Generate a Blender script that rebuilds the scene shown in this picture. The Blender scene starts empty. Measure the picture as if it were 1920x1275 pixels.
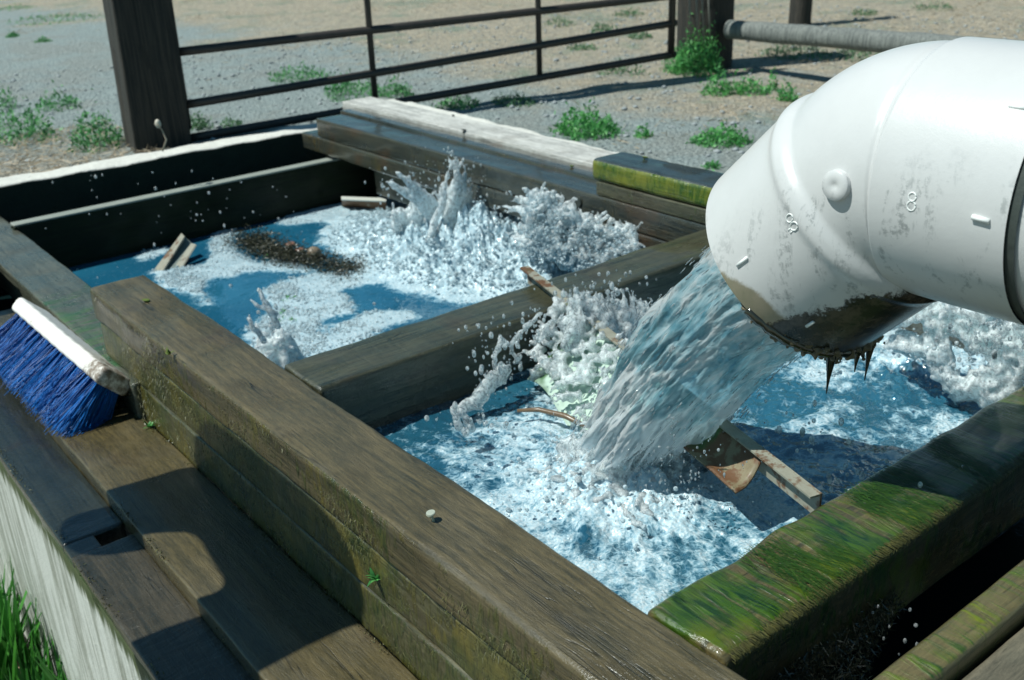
import bpy, bmesh, math, random
import numpy as np
from mathutils import Matrix, Vector
random.seed(7); RNG = np.random.default_rng(11)
SC = bpy.context.scene
COL = SC.collection
rad = math.radians
# ------------------------------------------------------------ camera
# world axes: X runs along the cross timbers, Y along the long timbers, Z up; Z=0 is the top of the timbers
F = 1928.72; CX, CY = 960.0, 637.5
R = np.array([[0.78143496, -0.27885651, 0.55821004], [-0.62263656, -0.28964661, 0.72693092], [-0.04102578, -0.91561121, -0.39996625]])
def ray(p): return R @ np.array([(p[0]-CX)/F, (p[1]-CY)/F, 1.0])
def at(px, py, z):                       # the point at height z seen at a pixel of the photograph
    r = ray((px, py)); t = (z-1.0)/r[2]; return np.array([r[0]*t, r[1]*t, z])
def proj(P):
    v = (np.asarray(P)-np.array([0, 0, 1.0])) @ R
    return np.stack([v[..., 0]/v[..., 2]*F+CX, v[..., 1]/v[..., 2]*F+CY], -1)
cam = bpy.data.cameras.new("camera"); camo = bpy.data.objects.new("camera", cam); COL.objects.link(camo)
rx, up, bk = R @ np.array([1, 0, 0]), R @ np.array([0, -1, 0]), R @ np.array([0, 0, -1])
camo.matrix_world = Matrix(((rx[0], up[0], bk[0], 0), (rx[1], up[1], bk[1], 0), (rx[2], up[2], bk[2], 1.0), (0, 0, 0, 1)))
cam.sensor_width = 36; cam.lens = F/1920*36; cam.clip_end = 400; cam.clip_start = 0.02
cam.dof.use_dof = True; cam.dof.focus_distance = 1.8; cam.dof.aperture_fstop = 6.0
SC.camera = camo
# ------------------------------------------------------------ light
SUN_EL, SUN_AZ = 58.0, 153.0             # azimuth measured from +X towards +Y
S = np.array([math.cos(rad(SUN_EL))*math.cos(rad(SUN_AZ)), math.cos(rad(SUN_EL))*math.sin(rad(SUN_AZ)), math.sin(rad(SUN_EL))])
W = bpy.data.worlds.new("World"); SC.world = W; W.use_nodes = True
wn = W.node_tree.nodes; wn.clear()
sky = wn.new('ShaderNodeTexSky'); sky.sky_type = 'NISHITA'; sky.sun_disc = False
sky.sun_elevation = rad(SUN_EL); sky.sun_rotation = math.atan2(S[0], S[1]); sky.air_density = 1.0; sky.dust_density = 0.3; sky.ozone_density = 1.5
bg = wn.new('ShaderNodeBackground'); bg.inputs[1].default_value = 0.066
tint = wn.new('ShaderNodeMix'); tint.data_type = 'RGBA'; tint.blend_type = 'MULTIPLY'; tint.inputs[0].default_value = 1.0; tint.inputs[7].default_value = (.58, 1.0, .98, 1)
wo = wn.new('ShaderNodeOutputWorld')
W.node_tree.links.new(sky.outputs[0], tint.inputs[6]); W.node_tree.links.new(tint.outputs[2], bg.inputs[0]); W.node_tree.links.new(bg.outputs[0], wo.inputs[0])
sl = bpy.data.lights.new("sun", 'SUN'); sl.energy = 5.0; sl.angle = rad(0.5); sl.color = (0.95, 1.0, 0.94)
so = bpy.data.objects.new("sun", sl); COL.objects.link(so); so.location = (-3, 2, 6)
so.rotation_euler = Vector(S).to_track_quat('Z', 'Y').to_euler()
SC.view_settings.view_transform = 'Standard'; SC.view_settings.look = 'None'; SC.view_settings.exposure = 0.06; SC.view_settings.gamma = 1
SC.render.engine = 'CYCLES'
SC.cycles.use_denoising = True
SC.cycles.max_bounces = 8; SC.cycles.transmission_bounces = 6; SC.cycles.transparent_max_bounces = 12
SC.cycles.caustics_reflective = False; SC.cycles.caustics_refractive = False; SC.cycles.sample_clamp_indirect = 4
SC.cycles.blur_glossy = 0.5
# ------------------------------------------------------------ numpy noise
def _h(ix, iy, iz, s):
    n = (ix*374761393 + iy*668265263 + iz*2147483647 + s*1274126177) & 0xffffffff
    n = ((n ^ (n >> 13))*1274126177) & 0xffffffff
    n = n ^ (n >> 16)
    return (n & 0xffff)/65535.0
def vn(x, y, z=0.0, s=0):
    x, y, z = np.broadcast_arrays(np.asarray(x, float), np.asarray(y, float), np.asarray(z, float))
    fx, fy, fz = np.floor(x), np.floor(y), np.floor(z)
    ix, iy, iz = fx.astype(np.int64), fy.astype(np.int64), fz.astype(np.int64)
    u, v, w = x-fx, y-fy, z-fz
    u = u*u*(3-2*u); v = v*v*(3-2*v); w = w*w*(3-2*w)
    r = 0
    for a in (0, 1):
        for b in (0, 1):
            for c in (0, 1):
                r = r + (u if a else 1-u)*(v if b else 1-v)*(w if c else 1-w)*_h(ix+a, iy+b, iz+c, s)
    return r
def fbm(x, y, z=0.0, o=4, s=0, g=0.5):
    a, t, r = 1.0, 0.0, 0.0
    for k in range(o):
        r = r + a*vn(x*2**k, y*2**k, np.asarray(z)*2**k, s+k*17); t += a; a *= g
    return r/t
def sst(x, a, b): t = np.clip((x-a)/(b-a), 0, 1); return t*t*(3-2*t)
def inpoly(x, y, P):
    P = np.asarray(P); c = np.zeros(x.shape, bool); j = len(P)-1
    for i in range(len(P)):
        xi, yi, xj, yj = P[i][0], P[i][1], P[j][0], P[j][1]
        c ^= ((yi > y) != (yj > y)) & (x < (xj-xi)*(y-yi)/(yj-yi+1e-12)+xi); j = i
    return c
# ------------------------------------------------------------ node helper
class M:
    def __init__(s, name):
        s.m = bpy.data.materials.new(name); s.m.use_nodes = True; s.t = s.m.node_tree; s.t.nodes.clear()
        s.out = s.t.nodes.new('ShaderNodeOutputMaterial')
    def nd(s, ty, **k):
        n = s.t.nodes.new(ty)
        for a, b in k.items(): setattr(n, a, b)
        return n
    def put(s, sock, v):
        if isinstance(v, bpy.types.NodeSocket): s.t.links.new(v, sock)
        elif isinstance(v, (tuple, list)) and len(v) == 3 and sock.type == 'RGBA': sock.default_value = (*v, 1)
        else: sock.default_value = v
    def co(s, scale=(1, 1, 1), rot=(0, 0, 0), loc=(0, 0, 0), src=None):
        m = s.nd('ShaderNodeMapping'); c = src if src is not None else s.nd('ShaderNodeTexCoord').outputs['Object']
        s.put(m.inputs[0], c); m.inputs['Scale'].default_value = scale; m.inputs['Rotation'].default_value = rot; m.inputs['Location'].default_value = loc
        return m.outputs[0]
    def noise(s, scale=5, det=4, ro=0.55, vec=None, dist=0.0, col=False):
        n = s.nd('ShaderNodeTexNoise'); s.put(n.inputs['Vector'], vec if vec is not None else s.co())
        n.inputs['Scale'].default_value = scale; n.inputs['Detail'].default_value = det; n.inputs['Roughness'].default_value = ro; n.inputs['Distortion'].default_value = dist
        return n.outputs[1 if col else 0]
    def vor(s, scale=5, vec=None, feat='F1', rnd=1.0):
        n = s.nd('ShaderNodeTexVoronoi', feature=feat); s.put(n.inputs['Vector'], vec if vec is not None else s.co()); n.inputs['Scale'].default_value = scale
        n.inputs['Randomness'].default_value = rnd
        return n.outputs[0]
    def wave(s, scale, vec, dist=0, det=2, dirn='X'):
        n = s.nd('ShaderNodeTexWave', bands_direction=dirn); s.put(n.inputs['Vector'], vec); n.inputs['Scale'].default_value = scale
        n.inputs['Distortion'].default_value = dist; n.inputs['Detail'].default_value = det; n.inputs['Detail Scale'].default_value = 1.5
        return n.outputs[1]
    def math(s, op, a, b=0.0, clamp=False):
        n = s.nd('ShaderNodeMath', operation=op, use_clamp=clamp); s.put(n.inputs[0], a); s.put(n.inputs[1], b); return n.outputs[0]
    def mr(s, v, a, b, c=0.0, d=1.0):
        n = s.nd('ShaderNodeMapRange', interpolation_type='SMOOTHSTEP'); s.put(n.inputs[0], v)
        n.inputs[1].default_value = a; n.inputs[2].default_value = b; n.inputs[3].default_value = c; n.inputs[4].default_value = d; return n.outputs[0]
    def mix(s, f, a, b, bt='MIX'):
        n = s.nd('ShaderNodeMix', data_type='RGBA', blend_type=bt); s.put(n.inputs[0], f); s.put(n.inputs[6], a); s.put(n.inputs[7], b); return n.outputs[2]
    def ramp(s, f, st):
        n = s.nd('ShaderNodeValToRGB'); s.put(n.inputs[0], f); e = n.color_ramp.elements
        while len(e) < len(st): e.new(0.5)
        for q, (p, c) in zip(e, st): q.position = p; q.color = (*c, 1)
        return n.outputs[0]
    def attr(s, nm, k=2): n = s.nd('ShaderNodeAttribute', attribute_name=nm); return n.outputs[k]
    def xyz(s, src=None):
        n = s.nd('ShaderNodeSeparateXYZ'); s.put(n.inputs[0], src if src is not None else s.nd('ShaderNodeTexCoord').outputs['Object']); return n.outputs
    def nrm(s):
        n = s.nd('ShaderNodeSeparateXYZ'); s.put(n.inputs[0], s.nd('ShaderNodeNewGeometry').outputs['Normal']); return n.outputs
    def bump(s, h, st=0.5, d=0.01, nrm=None):
        n = s.nd('ShaderNodeBump'); s.put(n.inputs['Height'], h); s.put(n.inputs['Strength'], st); n.inputs['Distance'].default_value = d
        if nrm is not None: s.put(n.inputs['Normal'], nrm)
        return n.outputs[0]
    def pbr(s, base, rough=0.5, normal=None, final=True, **k):
        n = s.nd('ShaderNodeBsdfPrincipled'); s.put(n.inputs['Base Color'], base); s.put(n.inputs['Roughness'], rough)
        if normal is not None: s.put(n.inputs['Normal'], normal)
        for a, b in k.items(): s.put(n.inputs[a.replace('_', ' ')], b)
        if final: s.fin(n.outputs[0])
        return n.outputs[0]
    def mixs(s, f, a, b):
        n = s.nd('ShaderNodeMixShader'); s.put(n.inputs[0], f); s.t.links.new(a, n.inputs[1]); s.t.links.new(b, n.inputs[2]); return n.outputs[0]
    def fin(s, o): s.t.links.new(o, s.out.inputs[0])
# ------------------------------------------------------------ object helpers
def tag(o, label=None, cat=None, group=None, kind=None):
    if label: o['label'] = label
    if cat: o['category'] = cat
    if group: o['group'] = group
    if kind: o['kind'] = kind
    return o
def mesh_obj(name, V, Fc, mat, parent=None, smooth=True, attrs=None):
    me = bpy.data.meshes.new(name)
    V = np.asarray(V, dtype=np.float32).reshape(-1, 3)
    if isinstance(Fc, np.ndarray):
        n, k = Fc.shape
        me.vertices.add(len(V)); me.vertices.foreach_set('co', V.ravel())
        me.loops.add(n*k); me.loops.foreach_set('vertex_index', Fc.astype(np.int32).ravel())
        me.polygons.add(n); me.polygons.foreach_set('loop_start', (np.arange(n)*k).astype(np.int32))
        me.update(calc_edges=True)
    else:
        me.from_pydata(V.tolist(), [], Fc); me.update()
    if smooth: me.polygons.foreach_set('use_smooth', np.ones(len(me.polygons), bool))
    for a, v in (attrs or {}).items():
        v = np.asarray(v, np.float32)
        if v.ndim == 2: at_ = me.attributes.new(a, 'FLOAT_VECTOR', 'POINT'); at_.data.foreach_set('vector', v.ravel())
        else: at_ = me.attributes.new(a, 'FLOAT', 'POINT'); at_.data.foreach_set('value', v)
    me.materials.append(mat)
    o = bpy.data.objects.new(name, me); COL.objects.link(o)
    if parent is not None: o.parent = parent
    return o
def empty(name, loc=(0, 0, 0)):
    o = bpy.data.objects.new(name, None); o.location = loc; o.empty_display_size = 0.05; COL.objects.link(o); return o
def adopt(ch, par):
    ch.parent = par; ch.matrix_parent_inverse = Matrix.Translation(par.location).inverted(); return ch
def gridF(n, m, wrap=False):
    i, j = np.meshgrid(np.arange(n-1), np.arange(m if wrap else m-1), indexing='ij'); j2 = (j+1) % m
    return np.stack([i*m+j, (i+1)*m+j, (i+1)*m+j2, i*m+j2], -1).reshape(-1, 4)
def rprofile(w, h, r, step=0.012):
    pts = []
    cs = [(w/2-r, h/2-r, 0), (-w/2+r, h/2-r, 90), (-w/2+r, -h/2+r, 180), (w/2-r, -h/2+r, 270)]
    for k, (cx, cy, a0) in enumerate(cs):
        for q in range(5): a = rad(a0+q*22.5); pts.append((cx+r*math.cos(a), cy+r*math.sin(a)))
        nx = cs[(k+1) % 4]; a = rad(a0+90); e = (cx+r*math.cos(a), cy+r*math.sin(a)); a = rad(nx[2]); f = (nx[0]+r*math.cos(a), nx[1]+r*math.sin(a))
        L = math.dist(e, f); n = max(1, int(L/step))
        for q in range(1, n): pts.append((e[0]+(f[0]-e[0])*q/n, e[1]+(f[1]-e[1])*q/n))
    return np.array(pts)
def timber(name, A, B, w, h, mat, r=0.008, amp=0.003, step=0.02, seed=0, parent=None, grain=0.0008, taper=1.0, sag=0.0):
    """rough sawn timber from A to B (centre line), w wide (horizontal), h high"""
    A, B = np.array(A, float), np.array(B, float); d = B-A; L = np.linalg.norm(d); d /= L
    side = np.cross(d, [0, 0, 1.0]); side /= np.linalg.norm(side); upv = np.cross(side, d)
    P = rprofile(w, h, r); m = len(P); n = max(3, int(L/step)+1)
    ends = 3; ts = np.concatenate([[0, 0.0015, .005], np.linspace(.012, L-.012, n), [L-.005, L-.0015, L]])
    shr = np.ones(len(ts)); shr[0] = shr[-1] = 1-2*.006/min(w, h); shr[1] = shr[-2] = 1-.006/min(w, h)
    V = []
    for t, k in zip(ts, shr):
        kk = k*(1+(taper-1)*t/L); V.append(A+d*t+np.outer(P[:, 0]*kk, side)+np.outer(P[:, 1]*kk, upv))
    V = np.array(V)
    C = (A+np.outer(ts, d))[:, None, :]; out = V-C; out /= (np.linalg.norm(out, axis=2, keepdims=True)+1e-9)
    f1 = fbm(V[..., 0]*9, V[..., 1]*9, V[..., 2]*9+seed*7, 3, seed)-.5
    tt = ts[:, None]+0*V[..., 0]; gr = fbm(tt*4, (P[:, 0]*130)[None]+seed+0*tt, (P[:, 1]*130)[None]+0*tt, 2, seed+3)-.5
    V = V+out*(f1*2*amp+gr*2*grain)[..., None]
    ns = len(ts); F_ = gridF(ns, m, True)[:, ::-1]
    V = V.reshape(-1, 3); nV = len(V); V = np.vstack([V, A, B])
    F3 = [(nV, (j+1) % m, j) for j in range(m)]+[(nV+1, (ns-1)*m+j, (ns-1)*m+(j+1) % m) for j in range(m)]
    Fl = [tuple(q) for q in F_.tolist()]+[tuple(reversed(q)) for q in F3]
    o = mesh_obj(name, V, Fl, mat, parent, False)
    me = o.data
    sm = np.ones(len(me.polygons), bool); sm[len(F_):] = False; me.polygons.foreach_set('use_smooth', sm)
    bm = bmesh.new(); bm.from_mesh(me); bmesh.ops.recalc_face_normals(bm, faces=bm.faces); bm.to_mesh(me); bm.free()
    return o
def tube(pts, rr, n=10, cap=True):
    pts = np.array(pts, float); k = len(pts); rr = np.broadcast_to(np.asarray(rr, float), (k,)); V = []
    t = np.gradient(pts, axis=0); t /= np.linalg.norm(t, axis=1, keepdims=True)
    u = np.cross(t[0], [0.3, .2, 1.0]); u /= np.linalg.norm(u)
    for i in range(k):
        u = u-t[i]*(u@t[i]); u /= np.linalg.norm(u); v = np.cross(t[i], u)
        a = np.linspace(0, 2*np.pi, n, endpoint=False); V.append(pts[i]+rr[i]*(np.outer(np.cos(a), u)+np.outer(np.sin(a), v)))
    V = np.vstack(V); Fl = [tuple(q) for q in gridF(k, n, True).tolist()]
    if cap: Fl += [tuple(range(n)), tuple((k-1)*n+j for j in reversed(range(n)))]
    return V, Fl
class MB:
    def __init__(s): s.V = []; s.F = []; s.n = 0
    def add(s, V, Fl):
        V = np.asarray(V, float).reshape(-1, 3); s.V.append(V); s.F += [tuple(int(i)+s.n for i in f) for f in Fl]; s.n += len(V); return s
    def box(s, c, sz, rot=None):
        v = np.array([(x, y, z) for x in (-.5, .5) for y in (-.5, .5) for z in (-.5, .5)])*np.array(sz)
        if rot is not None: v = v @ np.array(rot).T
        return s.add(v+np.array(c), [(0, 1, 3, 2), (4, 6, 7, 5), (0, 4, 5, 1), (2, 3, 7, 6), (0, 2, 6, 4), (1, 5, 7, 3)])
    def tube(s, pts, r, n=10): V, Fl = tube(pts, r, n); return s.add(V, Fl)
    def slab(s, poly, thick):          # polygon in 3D extruded by the vector thick
        p = np.array(poly, float); q = p+np.array(thick); k = len(p)
        return s.add(np.vstack([p, q]), [tuple(range(k)), tuple(k+i for i in reversed(range(k)))]+[(i, k+i, k+(i+1) % k, (i+1) % k) for i in range(k)])
    def build(s, name, mat, parent=None, smooth=False, bevel=0):
        o = mesh_obj(name, np.vstack(s.V), s.F, mat, parent, smooth)
        bm = bmesh.new(); bm.from_mesh(o.data); bmesh.ops.recalc_face_normals(bm, faces=bm.faces); bm.to_mesh(o.data); bm.free()
        if bevel: b = o.modifiers.new('bevel', 'BEVEL'); b.width = bevel; b.segments = 2; b.limit_method = 'ANGLE'
        return o
def ico(sub):
    bm = bmesh.new(); bmesh.ops.create_icosphere(bm, subdivisions=sub, radius=1.0)
    V = np.array([v.co[:] for v in bm.verts]); Fc = np.array([[v.index for v in f.verts] for f in bm.faces]); bm.free(); return V, Fc
ICO1, ICO2 = ico(1), ico(2)
def balls(P, r, sub=1, squash=None, jit=0.0):
    V0, F0 = ICO1 if sub == 1 else ICO2
    P = np.asarray(P, float); r = np.asarray(r, float); n = len(P)
    sc = np.ones((n, 1, 3)) if squash is None else np.asarray(squash)[:, None, :]
    V = V0[None]*r[:, None, None]*sc
    if jit: V = V*(1+jit*(RNG.random((n, len(V0), 1))-.5))
    V = V+P[:, None, :]; Fc = F0[None]+(np.arange(n)*len(V0))[:, None, None]
    return V.reshape(-1, 3), Fc.reshape(-1, 3)
def quads(P, D, Wd, L, w):              # leaf quads (diamonds): centre, direction, width direction
    P, D, Wd = map(np.asarray, (P, D, Wd)); L = np.asarray(L)[:, None]; w = np.asarray(w)[:, None]
    V = np.stack([P-D*L/2, P+Wd*w/2, P+D*L/2, P-Wd*w/2], 1).reshape(-1, 3)
    return V, np.arange(len(V)).reshape(-1, 4)
def rdir(n, up=0.0):
    v = RNG.normal(size=(n, 3)); v[:, 2] += up; return v/np.linalg.norm(v, axis=1, keepdims=True)
# ------------------------------------------------------------ materials
def wood(name, ax, light, dark, moss=0.0, mosscol=((.012, .05, .008), (.05, .11, .012)), rough=(.22, .55), spec=.5, lines=1.0, sidemoss=0.0, flow=None, wet=0.6, stain=(.04, .022, .012), gs=1.0, bumps=1.0, film=0.0, mx=None):
    m = M(name); lo = (3.0, 95.0, 95.0) if ax == 0 else (95.0, 3.0, 95.0)
    lo = tuple(a*gs for a in lo)
    warp = m.noise(3.0, 2, .5, col=True); tc = m.nd('ShaderNodeTexCoord').outputs['Object']
    wv = m.nd('ShaderNodeMix', data_type='VECTOR'); wv.inputs[0].default_value = .025
    m.put(wv.inputs[4], tc); m.put(wv.inputs[5], warp); wc = wv.outputs[1]
    g1 = m.noise(1.0, 3, .6, m.co(lo, src=wc)); g2 = m.noise(.32, 2, .5, m.co(lo, src=wc), .4)
    g = m.math('ADD', m.math('MULTIPLY', g1, .55), m.math('MULTIPLY', g2, .45))
    blot = m.noise(7, 5, .6); fs = (28, 190, 190) if ax == 0 else (190, 28, 190); fine = m.noise(1.0, 5, .7, m.co(fs), .4); spk = m.noise(260, 2, .6); hair = m.noise(1.0, 2, .5, m.co((60, 420, 200) if ax == 0 else (420, 60, 200), rot=(0, 0, .5)), .8)
    c = m.mix(m.mr(g, .36, .62), dark, light)
    c = m.mix(m.math('MULTIPLY', m.mr(blot, .45, .72), .75), c, tuple(x*.45 for x in light))
    c = m.mix(m.math('MULTIPLY', m.mr(m.noise(4.2, 4, .6, m.co(loc=(3, 1, 2))), .55, .7), .5), c, stain)
    c = m.mix(m.math('MULTIPLY', m.mr(hair, .64, .72), .55), c, tuple(x*.35 for x in dark))
    c = m.mix(.24, c, m.mix(m.mr(fine, .3, .7), (.02, .022, .015), tuple(min(1, x*1.9) for x in light)))
    ck = m.mr(m.math('ABSOLUTE', m.math('SUBTRACT', m.noise(1.0, 2, .5, m.co((1.3, 42, 42) if ax == 0 else (42, 1.3, 42), src=wc), .5), .5)), .0, .016, 1, 0)
    ck = m.math('MULTIPLY', ck, m.mr(m.noise(1.0, 2, .5, m.co((3, 9, 9) if ax == 0 else (9, 3, 9), loc=(4, 4, 4))), .44, .60))
    c = m.mix(m.math('MULTIPLY', ck, .7), c, tuple(x*.25 for x in dark))
    h = m.math('ADD', m.math('MULTIPLY', m.math('SUBTRACT', g, m.math('MULTIPLY', ck, .35)), 1.2*lines), m.math('ADD', m.math('MULTIPLY', fine, .55), m.math('MULTIPLY', spk, .25)))
    n = m.nrm(); upf = m.mr(n[2], .55, .9)
    if moss or sidemoss:
        fl = flow or ((45, 5, 12) if ax == 0 else (5, 45, 12))
        st = m.noise(1.0, 4, .6, m.co(fl), 1.6); cl = m.noise(5.0, 3, .5, m.co(loc=(5, 2, 1)))
        lvl = m.math('ADD', m.math('MULTIPLY', upf, moss), m.math('MULTIPLY', m.math('SUBTRACT', 1.0, upf), sidemoss))
        if mx is not None:                # moss only between two X (or Y) limits
            xx = m.xyz()[mx[0]]; lvl = m.math('MULTIPLY', lvl, m.math('MULTIPLY', m.mr(xx, mx[1], mx[1]+mx[3]), m.mr(xx, mx[2], mx[2]+mx[3], 1, 0)))
        mk = m.mr(m.math('ADD', m.math('ADD', m.math('MULTIPLY', st, .75), m.math('MULTIPLY', cl, .55)), m.math('SUBTRACT', lvl, 1.0)), .12, .30)
        mc = m.mix(m.mr(m.noise(1.0, 4, .65, m.co(tuple(q*2.4 for q in fl)), 1.2), .36, .62), mosscol[0], mosscol[1])
        mc = m.mix(m.mr(m.noise(9, 3, .5, m.co(loc=(9, 9, 1))), .4, .7), mc, tuple(x*1.1+y for x, y in zip(mosscol[1], (.05, .02, .0))))
        c = m.mix(mk, c, mc); h = m.math('ADD', h, m.math('MULTIPLY', m.math('MULTIPLY', st, mk), 1.6))
    b = m.bump(h, .75*bumps, .004)
    if film: b = m.bump(m.noise(1.0, 2, .5, m.co((14, 40, 20) if ax else (40, 10, 20)), .6), .35, .010, b)
    ro = m.mr(m.noise(6, 3, .5, m.co(loc=(1, 7, 3))), .35, .65, rough[0], rough[1])
    m.pbr(c, ro, b, Coat_Weight=wet, Coat_Roughness=.12, Coat_IOR=1.33, Specular_IOR_Level=spec); return m.m
M_long = wood('wet_brown_timber', 1, (.112, .086, .042), (.030, .029, .018), sidemoss=.50, moss=.10, mosscol=((.022, .035, .010), (.075, .075, .018)), wet=.35, stain=(.05, .028, .018))
M_long2 = wood('slimy_timber', 1, (.105, .095, .045), (.026, .030, .014), sidemoss=.62, moss=.12, mosscol=((.02, .035, .01), (.07, .075, .02)), wet=.5)
M_strip = wood('algae_streaked_timber', 1, (.11, .11, .08), (.05, .058, .045), moss=.55, sidemoss=.4, flow=(6, 50, 12), mosscol=((.012, .06, .025), (.03, .10, .03)), mx=(1, 2.6, 3.55, .3), wet=.6)
M_mid = wood('wet_grey_timber', 0, (.066, .064, .036), (.017, .023, .016), moss=.30, sidemoss=.3, mosscol=((.01, .045, .02), (.035, .09, .03)), wet=.7, film=1)
M_front = wood('mossy_timber', 0, (.13, .10, .040), (.030, .030, .014), moss=.60, sidemoss=.5, flow=(34, 5, 14), mosscol=((.003, .024, .005), (.038, .088, .005)), wet=.9, film=1, bumps=.6)
M_far = wood('water_darkened_timber', 1, (.062, .060, .042), (.014, .022, .024), sidemoss=.42, moss=.0, mosscol=((.03, .035, .008), (.08, .06, .015)), stain=(.10, .04, .012), wet=1.0, lines=.5, spec=1.0, rough=(.10, .3), bumps=.6)
M_block = wood('green_capped_timber', 1, (.045, .06, .06), (.02, .03, .035), sidemoss=.95, moss=.0, mosscol=((.02, .07, .005), (.12, .15, .015)), wet=.9, flow=(8, 30, 10))
M_blockl = wood('dark_wet_timber', 1, (.09, .085, .05), (.03, .035, .025), sidemoss=.4, moss=.2, wet=.5)
M_white = wood('bleached_board', 1, (.62, .60, .55), (.34, .33, .30), rough=(.6, .85), wet=0.0, stain=(.2, .17, .13), lines=.6)
M_dark = wood('dark_slimy_plank', 0, (.008, .015, .004), (.003, .007, .003), rough=(.5, .8), wet=.08, spec=.2, stain=(.003, .005, .002))
M_step = wood('muddy_wet_plank', 1, (.105, .080, .036), (.045, .038, .018), moss=.15, sidemoss=.4, wet=.6, lines=.35, mosscol=((.04, .05, .02), (.08, .08, .03)), rough=(.18, .5))
M_ledge = wood('dark_wet_ledge', 1, (.060, .048, .030), (.016, .017, .012), wet=.6, lines=.4, film=.6, sidemoss=.3, rough=(.15, .4))
M_lowmoss = wood('mossy_rim', 0, (.14, .115, .05), (.08, .07, .03), moss=.5, sidemoss=.4, flow=(42, 6, 12), mosscol=((.008, .05, .004), (.07, .12, .012)), wet=.3, bumps=.6)
M_slabr = wood('muddy_slab', 0, (.15, .13, .09), (.09, .085, .06), moss=.3, sidemoss=.3, wet=.3, lines=.3, rough=(.5, .8))
M_post = wood('old_tarred_post', 2, (.06, .052, .045), (.02, .02, .018), rough=(.6, .9), wet=0.0, lines=1.4) if False else None
def upright(name, light, dark):
    m = M(name); g = m.noise(1, 4, .6, m.co((70, 70, 3)), .3); f = m.noise(60, 4, .7)
    c = m.mix(m.mr(g, .35, .65), dark, light); c = m.mix(.3, c, m.mix(f, dark, light))
    m.pbr(c, .8, m.bump(m.math('ADD', g, m.math('MULTIPLY', f, .3)), .9, .012)); return m.m
M_post = upright('weathered_post', (.055, .045, .035), (.008, .010, .009))
M_rail = upright('grey_pole', (.24, .25, .23), (.10, .11, .105))
def conc():
    m = M('rough_white_concrete'); f = m.noise(45, 6, .7); b = m.noise(6, 4, .6); n = m.nrm(); z = m.xyz()
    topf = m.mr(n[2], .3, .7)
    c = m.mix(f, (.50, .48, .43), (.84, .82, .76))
    sd = m.mix(m.noise(9, 4, .6), (.012, .018, .012), (.035, .05, .03))  # side faces coloured near black to carry the shade below the rim
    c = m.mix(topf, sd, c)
    m.pbr(c, .85, m.bump(m.math('ADD', f, b), .8, .012)); return m.m
M_conc = conc()
def wallm():                             # outer face: pale plaster with streaks and a mossy band along the wet top
    m = M('streaked_pale_concrete'); st = m.math('ADD', m.math('MULTIPLY', m.noise(1, 4, .65, m.co((8, 11, 1.1)), 1.2), .65), m.math('MULTIPLY', m.noise(1, 4, .65, m.co((8, 38, 3)), .8), .35)); f = m.noise(70, 5, .7); z = m.xyz()[2]
    c = m.mix(m.mr(st, .42, .62), (.62, .63, .58), (.16, .17, .12)); c = m.mix(.3, c, m.mix(f, (.3, .3, .25), (.8, .8, .75)))
    band = m.mr(m.math('ADD', z, m.math('MULTIPLY', m.noise(1, 3, .6, m.co((5, 30, 3)), .5), .16)), -.375, -.33)
    g = m.mix(m.noise(25, 3, .6), (.02, .05, .015), (.11, .12, .045)); c = m.mix(band, c, g)
    m.pbr(c, .6, m.bump(m.math('ADD', f, st), .5, .006)); return m.m
M_wall = wallm()
def steel():
    m = M('dark_gate_steel'); f = m.noise(30, 4, .6)
    m.pbr(m.mix(f, (.035, .032, .03), (.085, .07, .06)), .5, Metallic=.3); return m.m
M_steel = steel()
def galv(name, a, b, rust=.5, moss=.3):
    m = M(name); f = m.noise(16, 5, .7); g = m.noise(5, 3, .6, m.co(loc=(2, 4, 1)))
    c = m.mix(f, a, b); c = m.mix(m.mr(m.math('ADD', f, m.math('MULTIPLY', g, .6)), .95-rust*.3, 1.05-rust*.3), c, (.12, .055, .022))
    c = m.mix(m.mr(g, .62-moss*.2, .7-moss*.2), c, (.03, .10, .02)); m.pbr(c, .65, m.bump(f, .7, .005), Coat_Weight=.12, Coat_Roughness=.3); return m.m
M_angle = galv('galvanised_angle', (.16, .15, .11), (.38, .37, .30), .45, .1)
M_plate = galv('rusty_mossy_plate', (.09, .055, .025), (.34, .30, .18), .95, .6)
M_pale = galv('pale_algae_plate', (.34, .46, .38), (.50, .62, .53), .1, .45)
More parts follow.
